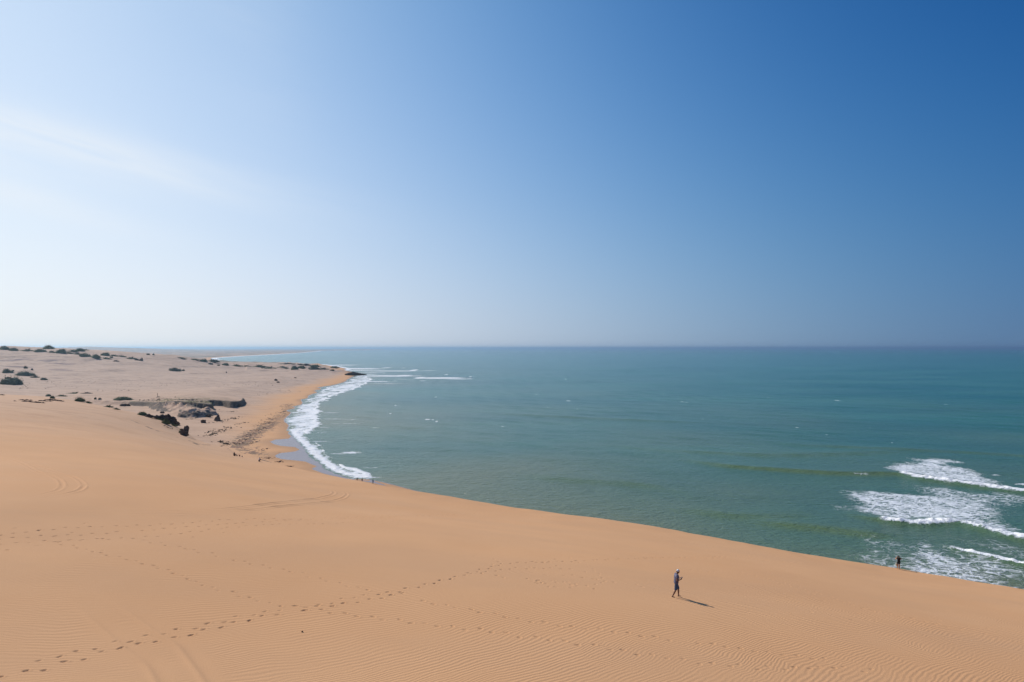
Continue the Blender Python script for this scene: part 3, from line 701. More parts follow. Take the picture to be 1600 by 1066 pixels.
    # streaks off the surf
    for px, py, wx, wy, st in [(520,655,26,.8,.42),(548,656,14,.5,.4),(540,662,26,.6,.38),(515,645,18,.8,.4),(505,668,12,.8,.4),(548,707.5,16,1.8,.66),(530,709,16,1.0,.45),(503,676,10,.7,.4),(585,746,14,1.2,.45),(597,756,12,1.2,.47),(612,761,10,1.0,.45),(640,768,9,.8,.42),
        (580,731,20,1,.36),(500,690,20,1.2,.4),(585,668,10,.6,.33),(550,576.2,50,.8,.85),(604,574.8,7,.45,.8),(630,575.2,4,.3,.5),(535,570.4,30,.35,.75),(561,573,2,.6,.7),(562,578.6,40,.6,.75),(582,581.6,26,.5,.6),(536,571.2,22,.3,.6),(575,585,20,.5,.6),(620,579.8,34,.5,.9),(646,578.7,5,1.2,1.0),(666,579.4,18,.3,.6),
        (606,587.6,54,.9,.85),(630,587.0,14,.9,.85),(688,590.8,38,1.1,.92),(656,590.6,8,1.3,.95),(716,592.4,24,.6,.6),(697,585.6,3.5,.7,.9),(735,588.8,3,.9,.9),(734,592,5,.5,.6),(660,595.3,7,.6,.55),(600,583.5,3,.4,.8),(630,592.6,20,.5,.42),(590,596.4,28,.7,.6),(617,595.5,4,.4,.5),
        (600,599.5,34,.6,.42),(362,563.6,22,.22,.7),(388,559.2,10,.15,.6),(340,565,8,.25,.7),(1308,626,2.2,.7,.95),(1200,622,2,.4,.6),(1245,668,2.4,.6,.85),(1292,679,2,.5,.85),(1478,632,2,.4,.7),(884,592.5,2,.4,.9),(888,626.5,4,.45,.7),(668,655.5,4,.6,.95),(676,656,3,.5,.8),(682,658.5,2.5,1.0,.95),
        (610,646.2,2.2,.8,.9),(618,633.5,2,.7,.9),(681,620.5,3,.4,.8),(785,666.5,2.6,.5,.85),(902,639.5,2,.4,.6),(838,616.5,2,.4,.7),(856,637,2,.4,.7),(1066,628,3,.4,.7),(1072,629,3,.4,.7),(1035,616,2,.3,.5),(1360,669,3,.4,.5),(1394,692,2,.5,.7),(1555,742,9,1.2,.5),(1600,757,22,1.5,.5),
        (1345,742,14,1.6,.36),(1340,718,3,.5,.5),(776,584,2,.3,.5),(930,600,2,.3,.5),(1135,598,2,.3,.45),(1500,590,2,.3,.4)]:
        blob(px, py, wx, wy, st * (.62 if wx < 3.6 else 1))
    for _ in range(3):
        px = rng.uniform(620, 1590); py = 552 + 190 * rng.random() ** 1.4
        blob(px, py, rng.uniform(1.2, 3.0), rng.uniform(.15, .5), rng.uniform(.3, .5))
    # thin surf along the rest of the coast
    m = (D0 > -60) & (D0 < 5)
    kk = np.clip(R[m] / 700, .8, 8)
    foam[m] = np.maximum(foam[m], (.95 + .5 * fbm(X[m] / (20 * kk), Y[m] / (30 * kk), 2, 261)) * np.exp(-np.abs(D0[m] + 3 * kk) / (3.2 * kk)) * ((R[m] > 1500) | (X[m] > 75)))
    shoal = np.clip(0.62 * np.exp(-np.maximum(-D0, 0) / 60.0) + 0.42 * np.exp(-np.maximum(-D0, 0) / 350), 0, 1) * (1 - sstep(R, 1500, 3000)) + 0.10 * (1 - sstep(R, 300, 900))
    shoal = np.clip(shoal * (0.8 + 0.9 * fbm(X / 90, Y / 90, 3, 271)), 0, 1)
    Vv = np.stack([X, Y, Z], -1).reshape(-1, 3); q = grid_faces(*X.shape)
    keep = (D0.ravel()[q].min(1) < 6)
    v2, q2, a2 = compact(Vv, q[keep], dict(foam=np.clip(foam, 0, 1), backlit=np.clip(backlit, 0, 1) * (foam < .9), shoal=shoal))
    link(mesh_np('sea_water', v2, q2, sea_material(), True, a2), kind='structure', label='teal sea with low swell and lines of white surf')
build_sea()

# ------------------------------------------------------------------ haze
def build_haze():
    bm = bmesh.new(); bmesh.ops.create_cube(bm, size=1.0); bmesh.ops.scale(bm, vec=(150000, 150000, 96), verts=bm.verts); bmesh.ops.translate(bm, vec=(0, 0, 36), verts=bm.verts)
    me = bpy.data.meshes.new('haze'); bm.to_mesh(me); bm.free()
    m = bpy.data.materials.new('haze'); m.use_nodes = True; t = m.node_tree; t.nodes.remove(t.nodes['Principled BSDF'])
    v = t.nodes.new('ShaderNodeVolumePrincipled'); v.inputs['Color'].default_value = HAZE_COL; v.inputs['Density'].default_value = HAZE
    v.inputs['Anisotropy'].default_value = HAZE_G
    t.links.new(v.outputs[0], t.nodes['Material Output'].inputs['Volume']); me.materials.append(m)
    link(bpy.data.objects.new('haze', me), kind='stuff', label='thin sea haze that pales the far land and the horizon')
HAZE = 0.00007; HAZE_COL = (0.56, 0.79, 1.0, 1); HAZE_G = 0.72
build_haze()

# ------------------------------------------------------------------ solids grown from tapered limbs
class Union:
    """closed tapered pieces that are fused into one continuous skin"""
    def __init__(s): s.bm = bmesh.new()
    def cap(s, a, b, ra, rb, flat=False, squash=None, n=14):
        a, b = Vector(a), Vector(b); d = b - a; ln = max(d.length, 1e-5)
        q = d.to_track_quat('Z', 'Y'); rings = []
        if flat: prof = [(-0.0, 0.0), (0, ra), (ln, rb), (ln, 0.0)]
        else:
            prof = [(-ra * math.cos(t), ra * math.sin(t)) for t in (0.0, .35, .75, 1.15, math.pi / 2)] + [(ln + rb * math.sin(t), rb * math.cos(t)) for t in (0.0, .4, .8, 1.2, math.pi / 2)]
        for h, r in prof:
            ring = []
            for k in range(n if r > 1e-6 else 1):
                t = 2 * math.pi * k / n; p = Vector((r * math.cos(t), r * math.sin(t), h))
                p = q @ p
                if squash: # flatten across a given axis
                    ax, f = squash; ax = Vector(ax).normalized(); c = p.dot(ax); p = p - ax * c * (1 - f)
                ring.append(s.bm.verts.new(a + p))
            rings.append(ring)
        for r0, r1 in zip(rings[:-1], rings[1:]):
            for k in range(n):
                k2 = (k + 1) % n
                if len(r0) == 1 and len(r1) > 1: s.bm.faces.new((r0[0], r1[k2], r1[k]))
                elif len(r1) == 1 and len(r0) > 1: s.bm.faces.new((r0[k], r0[k2], r1[0]))
                elif len(r0) > 1: s.bm.faces.new((r0[k], r0[k2], r1[k2], r1[k]))
        return s
    def ell(s, c, r, rot=None):
        m = Matrix.Translation(Vector(c)) @ ((rot or Matrix.Identity(3)).to_4x4()) @ Matrix.Diagonal((*r, 1))
        bmesh.ops.create_icosphere(s.bm, subdivisions=3, radius=1.0, matrix=m); return s
    def solid(s, name, vox, smooth=2):
        bmesh.ops.recalc_face_normals(s.bm, faces=s.bm.faces[:])
        me = bpy.data.meshes.new(name + '_raw'); s.bm.to_mesh(me); s.bm.free()
        o = bpy.data.objects.new(name + '_raw', me); S.collection.objects.link(o)
        r = o.modifiers.new('r', 'REMESH'); r.mode = 'VOXEL'; r.voxel_size = vox; r.use_smooth_shade = True
        if smooth: sm = o.modifiers.new('s', 'SMOOTH'); sm.iterations = smooth; sm.factor = .5
        dg = bpy.context.evaluated_depsgraph_get(); dg.update()
        out = bpy.data.meshes.new_from_object(o.evaluated_get(dg)); out.name = name
        bpy.data.objects.remove(o); bpy.data.meshes.remove(me); out.materials.clear(); return out
def put(name, me, m, parent):
    if not me.materials: me.materials.append(m)
    return link(bpy.data.objects.new(name, me), parent)

# ------------------------------------------------------------------ shrubs
def leaf_material(name, c1, c2):
    m, g, b = mat(name); P = g.pos()
    n = g.noise(P, 0.9, 4.0, 0.7); n2 = g.noise(P, 6.0, 2.0, 0.6)
    col = g.mix(g.smooth(n, 0.35, 0.65), c1, c2)
    col = g.mix(g.m('MULTIPLY', g.smooth(n2, 0.5, 0.7), 0.35), col, (0.14, 0.12, 0.06))
    g.put(b.inputs['Base Color'], col); b.inputs['Roughness'].default_value = 0.75
    b.inputs['Specular IOR Level'].default_value = 0.2
    return m
M_LEAF = leaf_material('leaf_green', (0.090, 0.120, 0.046), (0.145, 0.180, 0.072))
M_LEAFD = leaf_material('leaf_dark', (0.080, 0.100, 0.055), (0.125, 0.145, 0.075))
M_LEAFY = leaf_material('leaf_yellow', (0.10, 0.115, 0.035), (0.17, 0.165, 0.060))
M_LEAFG = leaf_material('leaf_grey', (0.075, 0.070, 0.052), (0.115, 0.105, 0.080))
M_STEM = simple('bark', (0.12, 0.085, 0.06), 0.9)
def shrub_mesh(kind, seed, m):
    """leaf clumps over a low mound of unit half-width; kinds: mound, tuft, carpet"""
    r = np.random.default_rng(seed); nb = {'mound': 9, 'tuft': 5, 'carpet': 14}[kind]
    cl = [(0.0, 0.0, .9, .92)] if kind == 'mound' else [(0.0, 0.0, .5, .7)]
    for i in range(nb):
        a = r.uniform(0, 6.28); q = math.sqrt(r.random()) * (0.72 if kind != 'carpet' else 0.9)
        rad = r.uniform(.26, .5) * (0.75 if kind == 'carpet' else 1)
        h = {'mound': 0.95, 'tuft': 1.1, 'carpet': 0.55}[kind] * (1 - 0.62 * q) * r.uniform(.7, 1.1)
        cl.append((q * math.cos(a), q * math.sin(a), rad, h))
    V, Fc = [], []
    # woody inner mass
    for cx, cy, rad, h in cl:
        base = len(V); ns, nr_ = 10, 5
        for i in range(nr_):
            ph = i / nr_ * math.pi / 2
            for j in range(ns):
                th = 2 * math.pi * j / ns; k = 0.82 * r.uniform(.8, 1.1)
                V.append((cx + rad * k * math.cos(ph) * math.cos(th), cy + rad * k * math.cos(ph) * math.sin(th), max(-.05, h * k * math.sin(ph))))
        for i in range(nr_ - 1):
            for j in range(ns):
                a = base + i * ns + j; b_ = base + i * ns + (j + 1) % ns; Fc.append((a, b_, b_ + ns, a + ns))
        t = base + (nr_ - 1) * ns; Fc += [(t + j, t + (j + 1) % ns, t + (j + 3) % ns, t + (j + 2) % ns) for j in (0, 4)]
    n = {'mound': 1500, 'tuft': 800, 'carpet': 1500}[kind]
    for _ in range(n):
        cx, cy, rad, h = cl[r.integers(len(cl))]
        th = r.uniform(0, 6.28); ph = math.asin(r.uniform(0.02, 1)); k = r.uniform(.78, 1.12)
        c = np.array([cx + rad * k * math.cos(ph) * math.cos(th), cy + rad * k * math.cos(ph) * math.sin(th), h * k * math.sin(ph)])
        sz = r.uniform(.028, .075); u = r.normal(size=3); u /= np.linalg.norm(u); w = np.cross(u, r.normal(size=3)); w /= np.linalg.norm(w) + 1e-9
        base = len(V)
        V += [tuple(c - u * sz), tuple(c + w * sz * .45), tuple(c + u * sz), tuple(c - w * sz * .45)]; Fc.append((base, base + 1, base + 2, base + 3))
    V = np.array(V); o = mesh_np('foliage', V, np.array(Fc), m, False); return o.data
def stem_mesh(seed):
    r = random.Random(seed); u = Union()
    for i in range(6):
        a = i * 1.05 + r.uniform(-.3, .3); l = r.uniform(.45, .8); k = r.uniform(.3, .6)
        m1 = (k * .4 * math.cos(a), k * .4 * math.sin(a), l * .5)
        u.cap((0, 0, -.12), m1, .06, .045); u.cap(m1, (k * math.cos(a), k * math.sin(a), l), .045, .028)
    me = u.solid('stem', .022, 1); me.materials.append(M_STEM); return me
PROTO = {}
def shrub_proto(kind, tone, var):
    k = (kind, tone, var)
    if k not in PROTO: PROTO[k] = (shrub_mesh(kind, len(kind) * 31 + 'gdyk'.index(tone) * 7 + 3 * var, {'g': M_LEAF, 'd': M_LEAFD, 'y': M_LEAFY, 'k': M_LEAFG}[tone]), stem_mesh(var))
    return PROTO[k]
def shrub(px, py, wpx, hpx, kind, tone, label, group=None, var=0, cat='shrub', deep=0.8, tilt=0.0):
    x, y, z = hit(px, py); sc = y / F
    far_k = 1.0 if y < 700 else 1.22
    w = wpx * sc / 2 * far_k; h = hpx * sc * (1.35 if y > 700 else 1.1)
    if group == GH: w *= 1.12; h *= 1.1
    e = empty('shrub', (x, y + w * deep * .5, z - .06 * h), rng.uniform(0, .6) if deep > .7 else 0.0, label=label, cat=cat, group=group)
    e.scale = (w, w * deep, h * 1.05)
    fm, sm = shrub_proto(kind, tone, var)
    f = bpy.data.objects.new('foliage', fm); link(f, e)
    s = bpy.data.objects.new('stem', sm); link(s, e)
    yy = y + w * deep * .5
    e.location.z = min(z, zq(x, yy)) - 0.03 * h
    if tilt: e.rotation_euler = (0, tilt, 0)
    return e
GH = 'shrubs on the crest of the far dunes'; GN = 'shrubs along the near dune crest'; GL = 'shrubs on the sandy headland'; GP = 'shrub mounds on the plain'
SH = [
 (12,601,40,14,'mound','d','large dark green shrub mound cut by the left edge of the photo',GP,0,.7),
 (9,583.3,15,6,'mound','d','small dark shrub mound above the large one at the left edge',GP,1,.7),
 (34,587.5,25,6.5,'mound','d','flat topped dark shrub mound with a sandy scar under it',GP,2,.6),
 (54,590.5,13,4,'carpet','d','low shrub trailing down to the right of the flat topped mound',GP,0,.5),
 (67,594,10,3.6,'mound','d','small lone shrub mound right of the trailing shrub',GP,3,.6),
 (39,576,4.5,4.5,'tuft','d','tiny upright dark bush high on the plain at far left',GP,0,.8),
 (49.5,578.5,3.5,3,'tuft','k','tiny grey bush just right of the upright dark one',GP,1,.8),
 (20,580,3,1.8,'tuft','k','tiny grey bush beside the small dark shrub mound',GP,1,.8),
 (74,619.5,9,4,'mound','g','small round green bush on the dune crest, left one of a touching pair',GN,1,.8),
 (81,623,8,5,'mound','g','small round green bush on the dune crest, right one of a touching pair',GN,2,.8),
 (94,619.5,18,3.6,'carpet','g','low green shrub just behind the dune crest right of the touching pair',GN,1,.5),
 (115,615.2,26,3,'carpet','g','long flat strip of green plants on the plain',GP,2,.5),
 (134,615.2,18,3.2,'carpet','k','grey brown low shrub at the right end of the flat green strip',GP,3,.5),
 (122,627.5,18,7.5,'mound','g','bright green rounded shrub on the dune crest below the flat green strip',GN,3,.7),
 (136,630,16,4.5,'carpet','g','thin green shrub trailing right from the bright rounded one',GN,0,.5),
 (148,624,4.5,3.5,'tuft','d','left one of two small dark bushes standing on the plain behind the crest',GP,2,.8),
 (155,624.6,5.5,3.5,'tuft','d','right one of two small dark bushes standing on the plain behind the crest',GP,0,.8),
 (189,625.5,32,6,'mound','g','wide green shrub on the plain left of the brown terrace',GP,1,.5),
 (168,636.5,18,5,'carpet','g','green creeping shrub sliding down the dune crest, upper piece',GN,2,.5),
 (180,640,14,3.8,'carpet','g','green creeping shrub sliding down the dune crest, lower piece',GN,3,.5),
 (220,649,17,6.5,'mound','g','green shrub at the upper left end of the dark rocks',GN,1,.7),
 (257,662.5,17,9,'mound','y','yellow green shrub below the dark rocks',GN,2,.7),
 (270,665.5,16,4.5,'carpet','y','low yellow green shrub trailing right below the dark rocks',GN,0,.5),
 (282.5,677.5,9,9,'mound','g','bright green shrub leaning on the lowest dark rock',GN,3,.8),
 (246,655.5,15,3,'carpet','y','thin yellow green plants just under the upper dark rocks',GN,1,.5),
 (272,580.2,17,4.8,'mound','d','flat topped dark thicket alone in the middle of the plain',GP,1,.4),
 (285.5,579.8,4.5,2.4,'tuft','d','tiny dark bush right of the flat topped thicket',GP,2,.8),
 (265,577.5,4,1.8,'tuft','d','tiny dark bush touching the upper left of the flat topped thicket',GP,0,.8),
 (353,582.6,2.5,1.8,'tuft','d','tiny lone dark bush on the plain between thicket and beach',GP,1,.8),
 (4,546.5,14,5,'mound','g','thicket on the far dune crest at the left edge',GH,0,.5),
 (19,548.4,12,4.2,'mound','g','second thicket from the left on the far dune crest',GH,1,.5),
 (41,548.8,16,3.6,'carpet','g','long thicket left of the humped one on the far dune crest',GH,2,.5),
 (60,550.2,16,4.2,'mound','g','thicket under the humped one on the far dune crest',GH,3,.5),
 (73,545.6,16,5,'mound','g','humped thicket at the very top of the far dune',GH,0,.5),
 (79,551.2,12,3.2,'carpet','g','low thicket right below the humped one',GH,1,.5),
 (95,552.2,14,6,'mound','g','round dark thicket in a saddle of the far dune crest',GH,2,.6),
 (112,549.6,14,3.2,'carpet','g','thin thicket right of the saddle on the far dune crest',GH,3,.5),
 (123,548.8,12,4,'mound','g','thicket close under the pale far dune top',GH,1,.5),
 (132,547.6,10,2,'carpet','g','sliver of scrub on the pale far dune top',GH,2,.5),
 (106,552.6,14,2.8,'carpet','g','scrub strip starting right of the saddle thicket',GH,0,.5),
 (119,554,12,2.8,'carpet','g','middle piece of the scrub strip running down the far dune',GH,1,.5),
 (130,557.5,15,4.6,'mound','g','thicket at the lower end of the scrub strip on the far dune',GH,3,.5),
 (147,559.8,13,5,'mound','g','dark thicket alone below the right end of the scrub strip',GH,0,.6),
 (164,556,13,4.2,'mound','g','rounded thicket at the left end of the second scrub line',GH,2,.5),
 (176,556.6,12,2.6,'carpet','g','scrub just right of the rounded thicket',GH,1,.5),
 (188,557.6,14,2.4,'carpet','g','thin scrub in the middle of the second scrub line',GH,0,.5),
 (163,560.6,14,2.2,'carpet','g','short slanting scrub below the rounded thicket',GH,3,.5),
 (173,559,5,2,'tuft','g','tiny bush under the second scrub line',GH,0,.8),
 (203,560.8,15,3,'carpet','g','scrub at the right end of the second scrub line',GH,2,.5),
 (213,563,8,2.6,'carpet','k','brown scrub following the green end of the second scrub line',GH,1,.5),
 (220,564,7,3.6,'tuft','k','brown bush with a dark top on the slope of the far dune',GH,3,.7),
 (180,565,9,2.2,'carpet','k','small grey scrub patch low on the far dune slope',GH,2,.5),
 (230.5,554.6,5,2,'tuft','g','left one of two tiny bushes on the bare dune skyline',GH,1,.8),
 (239.5,555,4,2,'tuft','g','right one of two tiny bushes on the bare dune skyline',GH,2,.8),
 (280,560,20,2,'carpet','g','dark line of scrub where the bare dune skyline dips, left part',GL,0,.5),
 (302,562.6,18,2.2,'carpet','g','dark line of scrub where the bare dune skyline dips, right part',GL,1,.5),
 (318,565.4,12,4,'mound','g','scrub joining the skyline to the dark dome shaped thicket',GL,2,.5),
 (333,566.2,16,4.6,'mound','d','dark dome shaped thicket beside the blue bay',GL,3,.6),
 (328,569.6,6,3,'tuft','d','dark bush just under the dome shaped thicket',GL,0,.8),
 (340,571.6,5.5,1.8,'tuft','d','tiny dark bush right below the dome shaped thicket',GL,1,.8),
 (352,571.2,11,3.6,'mound','g','green scrub right of the dome shaped thicket',GL,2,.5),
 (368,572.4,18,3.2,'carpet','g','bright green scrub strip behind the plain, left half',GL,3,.5),
 (384,573.4,15,3,'carpet','g','bright green scrub strip behind the plain, right half',GL,0,.5),
 (404,573.6,20,3.8,'carpet','g','long green scrub patch in the middle of the headland, left half',GL,1,.5),
 (420,576,20,3.4,'carpet','g','long green scrub patch in the middle of the headland, right half',GL,2,.5),
 (440,574.4,16,2.4,'carpet','g','thin scrub on the headland left of the round bush',GL,3,.5),
 (447,577,14,1.8,'carpet','g','faint scrub line on the sand left of the round bush',GL,0,.5),
 (459,578,10,6,'mound','g','round grey green bush on the headland',GL,1,.8),
 (471,576,13,4,'mound','g','scrub right of the round grey green bush',GL,2,.5),
 (448,569,22,2.2,'carpet','k','dry scrub on the headland skyline, left part',GL,3,.5),
 (468,570.6,16,2.6,'carpet','k','dry scrub on the headland skyline, middle part',GL,0,.5),
 (478,571.6,12,3,'mound','k','dry scrub on the headland skyline, right hump',GL,1,.5),
 (492,573.6,16,3.8,'mound','g','green scrub on the outer headland skyline',GL,2,.5),
 (490,577.6,18,4.2,'mound','d','dark thicket on the outer headland, left half',GL,3,.5),
 (504,577.6,18,3.4,'carpet','d','dark thicket on the outer headland, right half',GL,0,.5),
 (522,575,13,2.6,'mound','g','last green scrub before the headland tip',GL,1,.5),
 (518,579.4,8,2,'tuft','d','small dark bush on the sand near the headland tip',GL,2,.6),
]
for a in SH:
    shrub(*a[:7], group=a[7], var=a[8], deep=a[9])

# ------------------------------------------------------------------ rocks
def rock_material():
    m, g, b = mat('dark_rock'); P = g.n.new('ShaderNodeTexCoord').outputs['Object']
    n = g.noise(g.vm('MULTIPLY', P, (1.2, 1.2, 4.0)), 1.0, 6.0, 0.7)
    g.put(b.inputs['Base Color'], g.mix(g.smooth(n, 0.35, 0.68), (0.050, 0.040, 0.035), (0.19, 0.145, 0.115)))
    b.inputs['Roughness'].default_value = 0.95; b.inputs['Specular IOR Level'].default_value = 0.1
    bp = g.n.new('ShaderNodeBump'); bp.inputs['Strength'].default_value = .6; bp.inputs['Distance'].default_value = .15
    g.put(bp.inputs['Height'], n); g.l.new(bp.outputs[0], b.inputs['Normal'])
    return m
M_ROCK = rock_material()
def rock(px, py, wpx, hpx, label, shape='block', group=None, deep=.7, seed=0, rz=0.0, name='rock'):
    x, y, z = hit(px, py); sc = y / F; w = wpx * sc / 2; h = hpx * sc; dp = w * deep
    bm = bmesh.new(); bmesh.ops.create_icosphere(bm, subdivisions=5, radius=1.0)
    V = np.array([v.co[:] for v in bm.verts])
    u = V.copy(); r = np.abs(V).max(1); k = 0.62 if shape == 'block' else 0.35
    u = V * (1 - k) + V / r[:, None] * k
    u[:, 2] = np.clip(u[:, 2] * 0.5 + 0.5, -.1, 1.0)
    o = seed * 13.7
    nz = fbm(V[:, 0] * 2.2 + o, V[:, 1] * 2.2 + V[:, 2] * 3 + o, 4, seed); nz2 = fbm(V[:, 0] * 1.1 - o, V[:, 2] * 1.7 + V[:, 1], 3, seed + 9)
    u[:, 0] *= 1 + .42 * nz2 + .38 * nz; u[:, 1] *= 1 + .5 * nz; u[:, 2] *= 1 + .45 * nz
    if shape == 'spire': t = np.clip(u[:, 2], 0, 1); u[:, 0] = u[:, 0] * (1 - .8 * t) + .28 * t - .0; u[:, 1] *= (1 - .7 * t); u[:, 2] += .25 * (np.round(t * 3) / 3 - t)
    elif shape == 'ledge': t = (u[:, 0] + 1) / 2; u[:, 2] *= np.clip(1.05 - .55 * np.abs(t - .42) ** 1.3 * 2, .25, 1.1) * (1 + .2 * nz)
    elif shape == 'wedge': t = np.clip((u[:, 0] + 1) / 2, 0, 1); u[:, 2] *= (.30 + .75 * t) * (1 + .25 * nz)
    else: u[:, 2] *= 1 + .35 * nz2
    st = np.sin(u[:, 2] * 14 + nz * 3) * .03; u[:, 0] *= 1 + st; u[:, 1] *= 1 + st
    for v, q in zip(bm.verts, u): v.co = (q[0] * w, q[1] * dp, q[2] * h)
    me = bpy.data.meshes.new(name); bm.to_mesh(me); bm.free(); me.materials.append(M_ROCK)
    ob = bpy.data.objects.new(name, me); ob.location = (x, y + dp * .6, min(z, zq(x, y + dp * .6)) - .08 * h); ob.rotation_euler = (0, 0, rz)
    return link(ob, label=label, cat='rock', group=group)
GR_ = 'dark rocks on the dune crest'; GC = 'loose rocks below the brown cliff'
rock(233,652.5,16,4.5,'low dark rock right beside the green shrub at the top of the rock line','ledge',GR_,.5,1)
rock(246,655,13,6,'dark rock in the upper middle of the rock line on the dune','block',GR_,.6,2)
rock(258,658.5,15,9.5,'tallest dark rock of the line, above the yellow green shrub','block',GR_,.6,3)
rock(268,662.5,13,10,'dark rock sloping down right of the tallest one','block',GR_,.6,4)
rock(275,664.5,8,5,'small dark rock at the right foot of the rock line','block',GR_,.7,5)
rock(287,681,10.5,13,'lowest dark rock on the dune, with a bright green shrub on its left side','block',GR_,.7,6)
rock(338.5,658,13,10.5,'pointed dark rock standing alone on the sand like a stepped fin','spire',GC,.4,7)
rock(324.5,652,7,4,'small dark boulder between the cliff and the pointed rock','block',GC,.8,8)
rock(317,661,6,4.4,'small dark boulder lower left of the pointed rock','block',GC,.8,9)
rock(371,635.5,7,3.4,'dark boulder at the right end of the terrace edge','block',GC,.8,10)
rock(191,634.8,7,3.8,'dark boulder at the left end of the terrace edge, larger one','block',GC,.8,11)
rock(199,634.6,5.5,3.2,'dark boulder at the left end of the terrace edge, smaller one','block',GC,.8,12)
rock(430.5,595,5,2.6,'dark stone alone on the beach plain, upper one of two',  'block','stones on the beach plain',.8,13)
rock(434,598,4,1.6,'dark stone alone on the beach plain, lower one of two','block','stones on the beach plain',.8,14)
rock(461,591,3,1.2,'tiny dark stone on the plain right of the two beach stones','block','stones on the beach plain',.8,15)
rock(252.5,646,5.5,2.6,'grey boulder on the sand slope above the rock line','block',GC,.8,17)
rock(553,586.9,31,5.2,'long low dark rock ledge running into the surf at the headland tip','ledge',None,.35,16)
rock(472,988,2.2,1.6,'small dark clod lying on the rippled sand at lower left of centre','block',None,.8,18)

# dead twigs and crust lying on the near dune crest, and tufts on the low ground
def litter(name, spots, m, label, size):
    V, Fc = [], []
    for px, py, wx, wy, n in spots:
        c = hit(px, py)
        for _ in range(n):
            x = c[0] + rng.normal(0, wx * c[1] / F * .5); y = c[1] + rng.normal(0, wy * c[1] ** 2 / (F * 45) * .5)
            z = zq(x, y); s = size * rng.uniform(.4, 1.3); a = rng.uniform(0, 3.14)
            for _k in range(5):
                b0 = np.array([x + rng.normal(0, s * .5), y + rng.normal(0, s * .5), z - .05]); u = np.array([math.cos(a), math.sin(a), 0]) * s * rng.uniform(.3, 1); a += rng.uniform(.5, 1.5)
                h = np.array([rng.normal(0, .1), rng.normal(0, .1), rng.uniform(.25, .8)]) * s
                i = len(V); V += [tuple(b0 - u), tuple(b0 + u), tuple(b0 + u * .5 + h), tuple(b0 - u * .6 + h * .8)]; Fc.append((i, i + 1, i + 2, i + 3))
    return link(mesh_np(name, np.array(V), np.array(Fc), m, False), kind='stuff', label=label)
M_DEAD = simple('dead_plants', (0.15, 0.105, 0.082), .95, .3, 2.0)
M_WEED = simple('dry_weed', (0.20, 0.130, 0.100), .95, .35, .6)
litter('dead_brush', [(42,628,10,1.0,16),(60,629.5,8,.8,22),(52,629,6,.8,12),(68,627,5,1.0,26),(75,625.5,6,.8,30),(84,625.5,8,.7,26),(94,627,7,.6,14),(35,625.5,10,.6,10),(262,668,8,1,8),(48,626,8,.6,10),(3,617.5,6,.5,12)], M_DEAD,
       'scattered dark dead brush lying on the dune crest at left', .42)
M_TUFT = simple('dune_grass', (0.13, 0.125, 0.075), .9, .3, 1.0)
litter('dune_grass', [(350,657,12,4,30),(366,654,10,2,24),(336,675,14,3,34),(350,672,12,3,26),(375,662,8,3,18),(330,680,10,3,22),(358,668,10,2,20),(362,643,10,1.5,16),(310,627.5,24,1,40),(270,630,30,1,40),(345,690,8,2,20),(300,655,6,2,10),(355,694,8,3,26),(120,595,60,6,60),(250,600,60,6,70),(400,600,40,5,60),(430,612,26,4,40),(60,606,30,4,30),(200,610,50,3,40),(240,625,30,1.5,60),(290,624,26,1,50)], M_TUFT,
       'sparse grey green grass tufts on the sand below the cliff', .5)
litter('dry_weed', [(446,634,8,4,26),(436,645,8,5,60),(424,654,9,5,70),(412,662,9,4,60),(402,672,8,4,50),(390,680,9,4,60),(382,688,9,4,50),(395,692,8,3,30),(372,694,8,3,30),(412,702,6,2,16),(418,716,8,1.5,30),(436,722,9,1.5,34),(452,729,8,1.2,24)], M_WEED,
       'dark brown dry weed strewn along the back of the beach', .33)

# a bare post with its cross piece out on the plain
e = empty('wooden_post', hit(246, 620.6), 0.0, label='thin weathered post standing out of low scrub on the plain behind the terrace', cat='post')
M_WOOD = simple('grey_wood', (0.16, 0.14, 0.12), .9, .2)
def box(name, parent, c, d, m, rot=None):
    bm = bmesh.new(); bmesh.ops.create_cube(bm, size=1.0); bmesh.ops.scale(bm, vec=d, verts=bm.verts)
    bmesh.ops.bevel(bm, geom=bm.edges[:], offset=min(d) * .12, segments=2, affect='EDGES')
    me = bpy.data.meshes.new(name); bm.to_mesh(me); bm.free(); me.materials.append(m)
    o = bpy.data.objects.new(name, me); o.location = c
    if rot: o.rotation_euler = rot
    return link(o, parent)
box('upright', e, (0, 0, 1.5), (.22, .22, 3.4), M_WOOD); box('crossbar', e, (.1, -.14, 2.3), (1.1, .12, .14), M_WOOD, (0, .1, 0))
shrub(247, 621.0, 8, 1.8, 'carpet', 'k', 'grey scrub around the foot of the thin post', None, 0, deep=.5)
shrub(273, 621.2, 3, 1.6, 'tuft', 'd', 'tiny dark bush on the plain right of the thin post', None, 1, deep=.8)

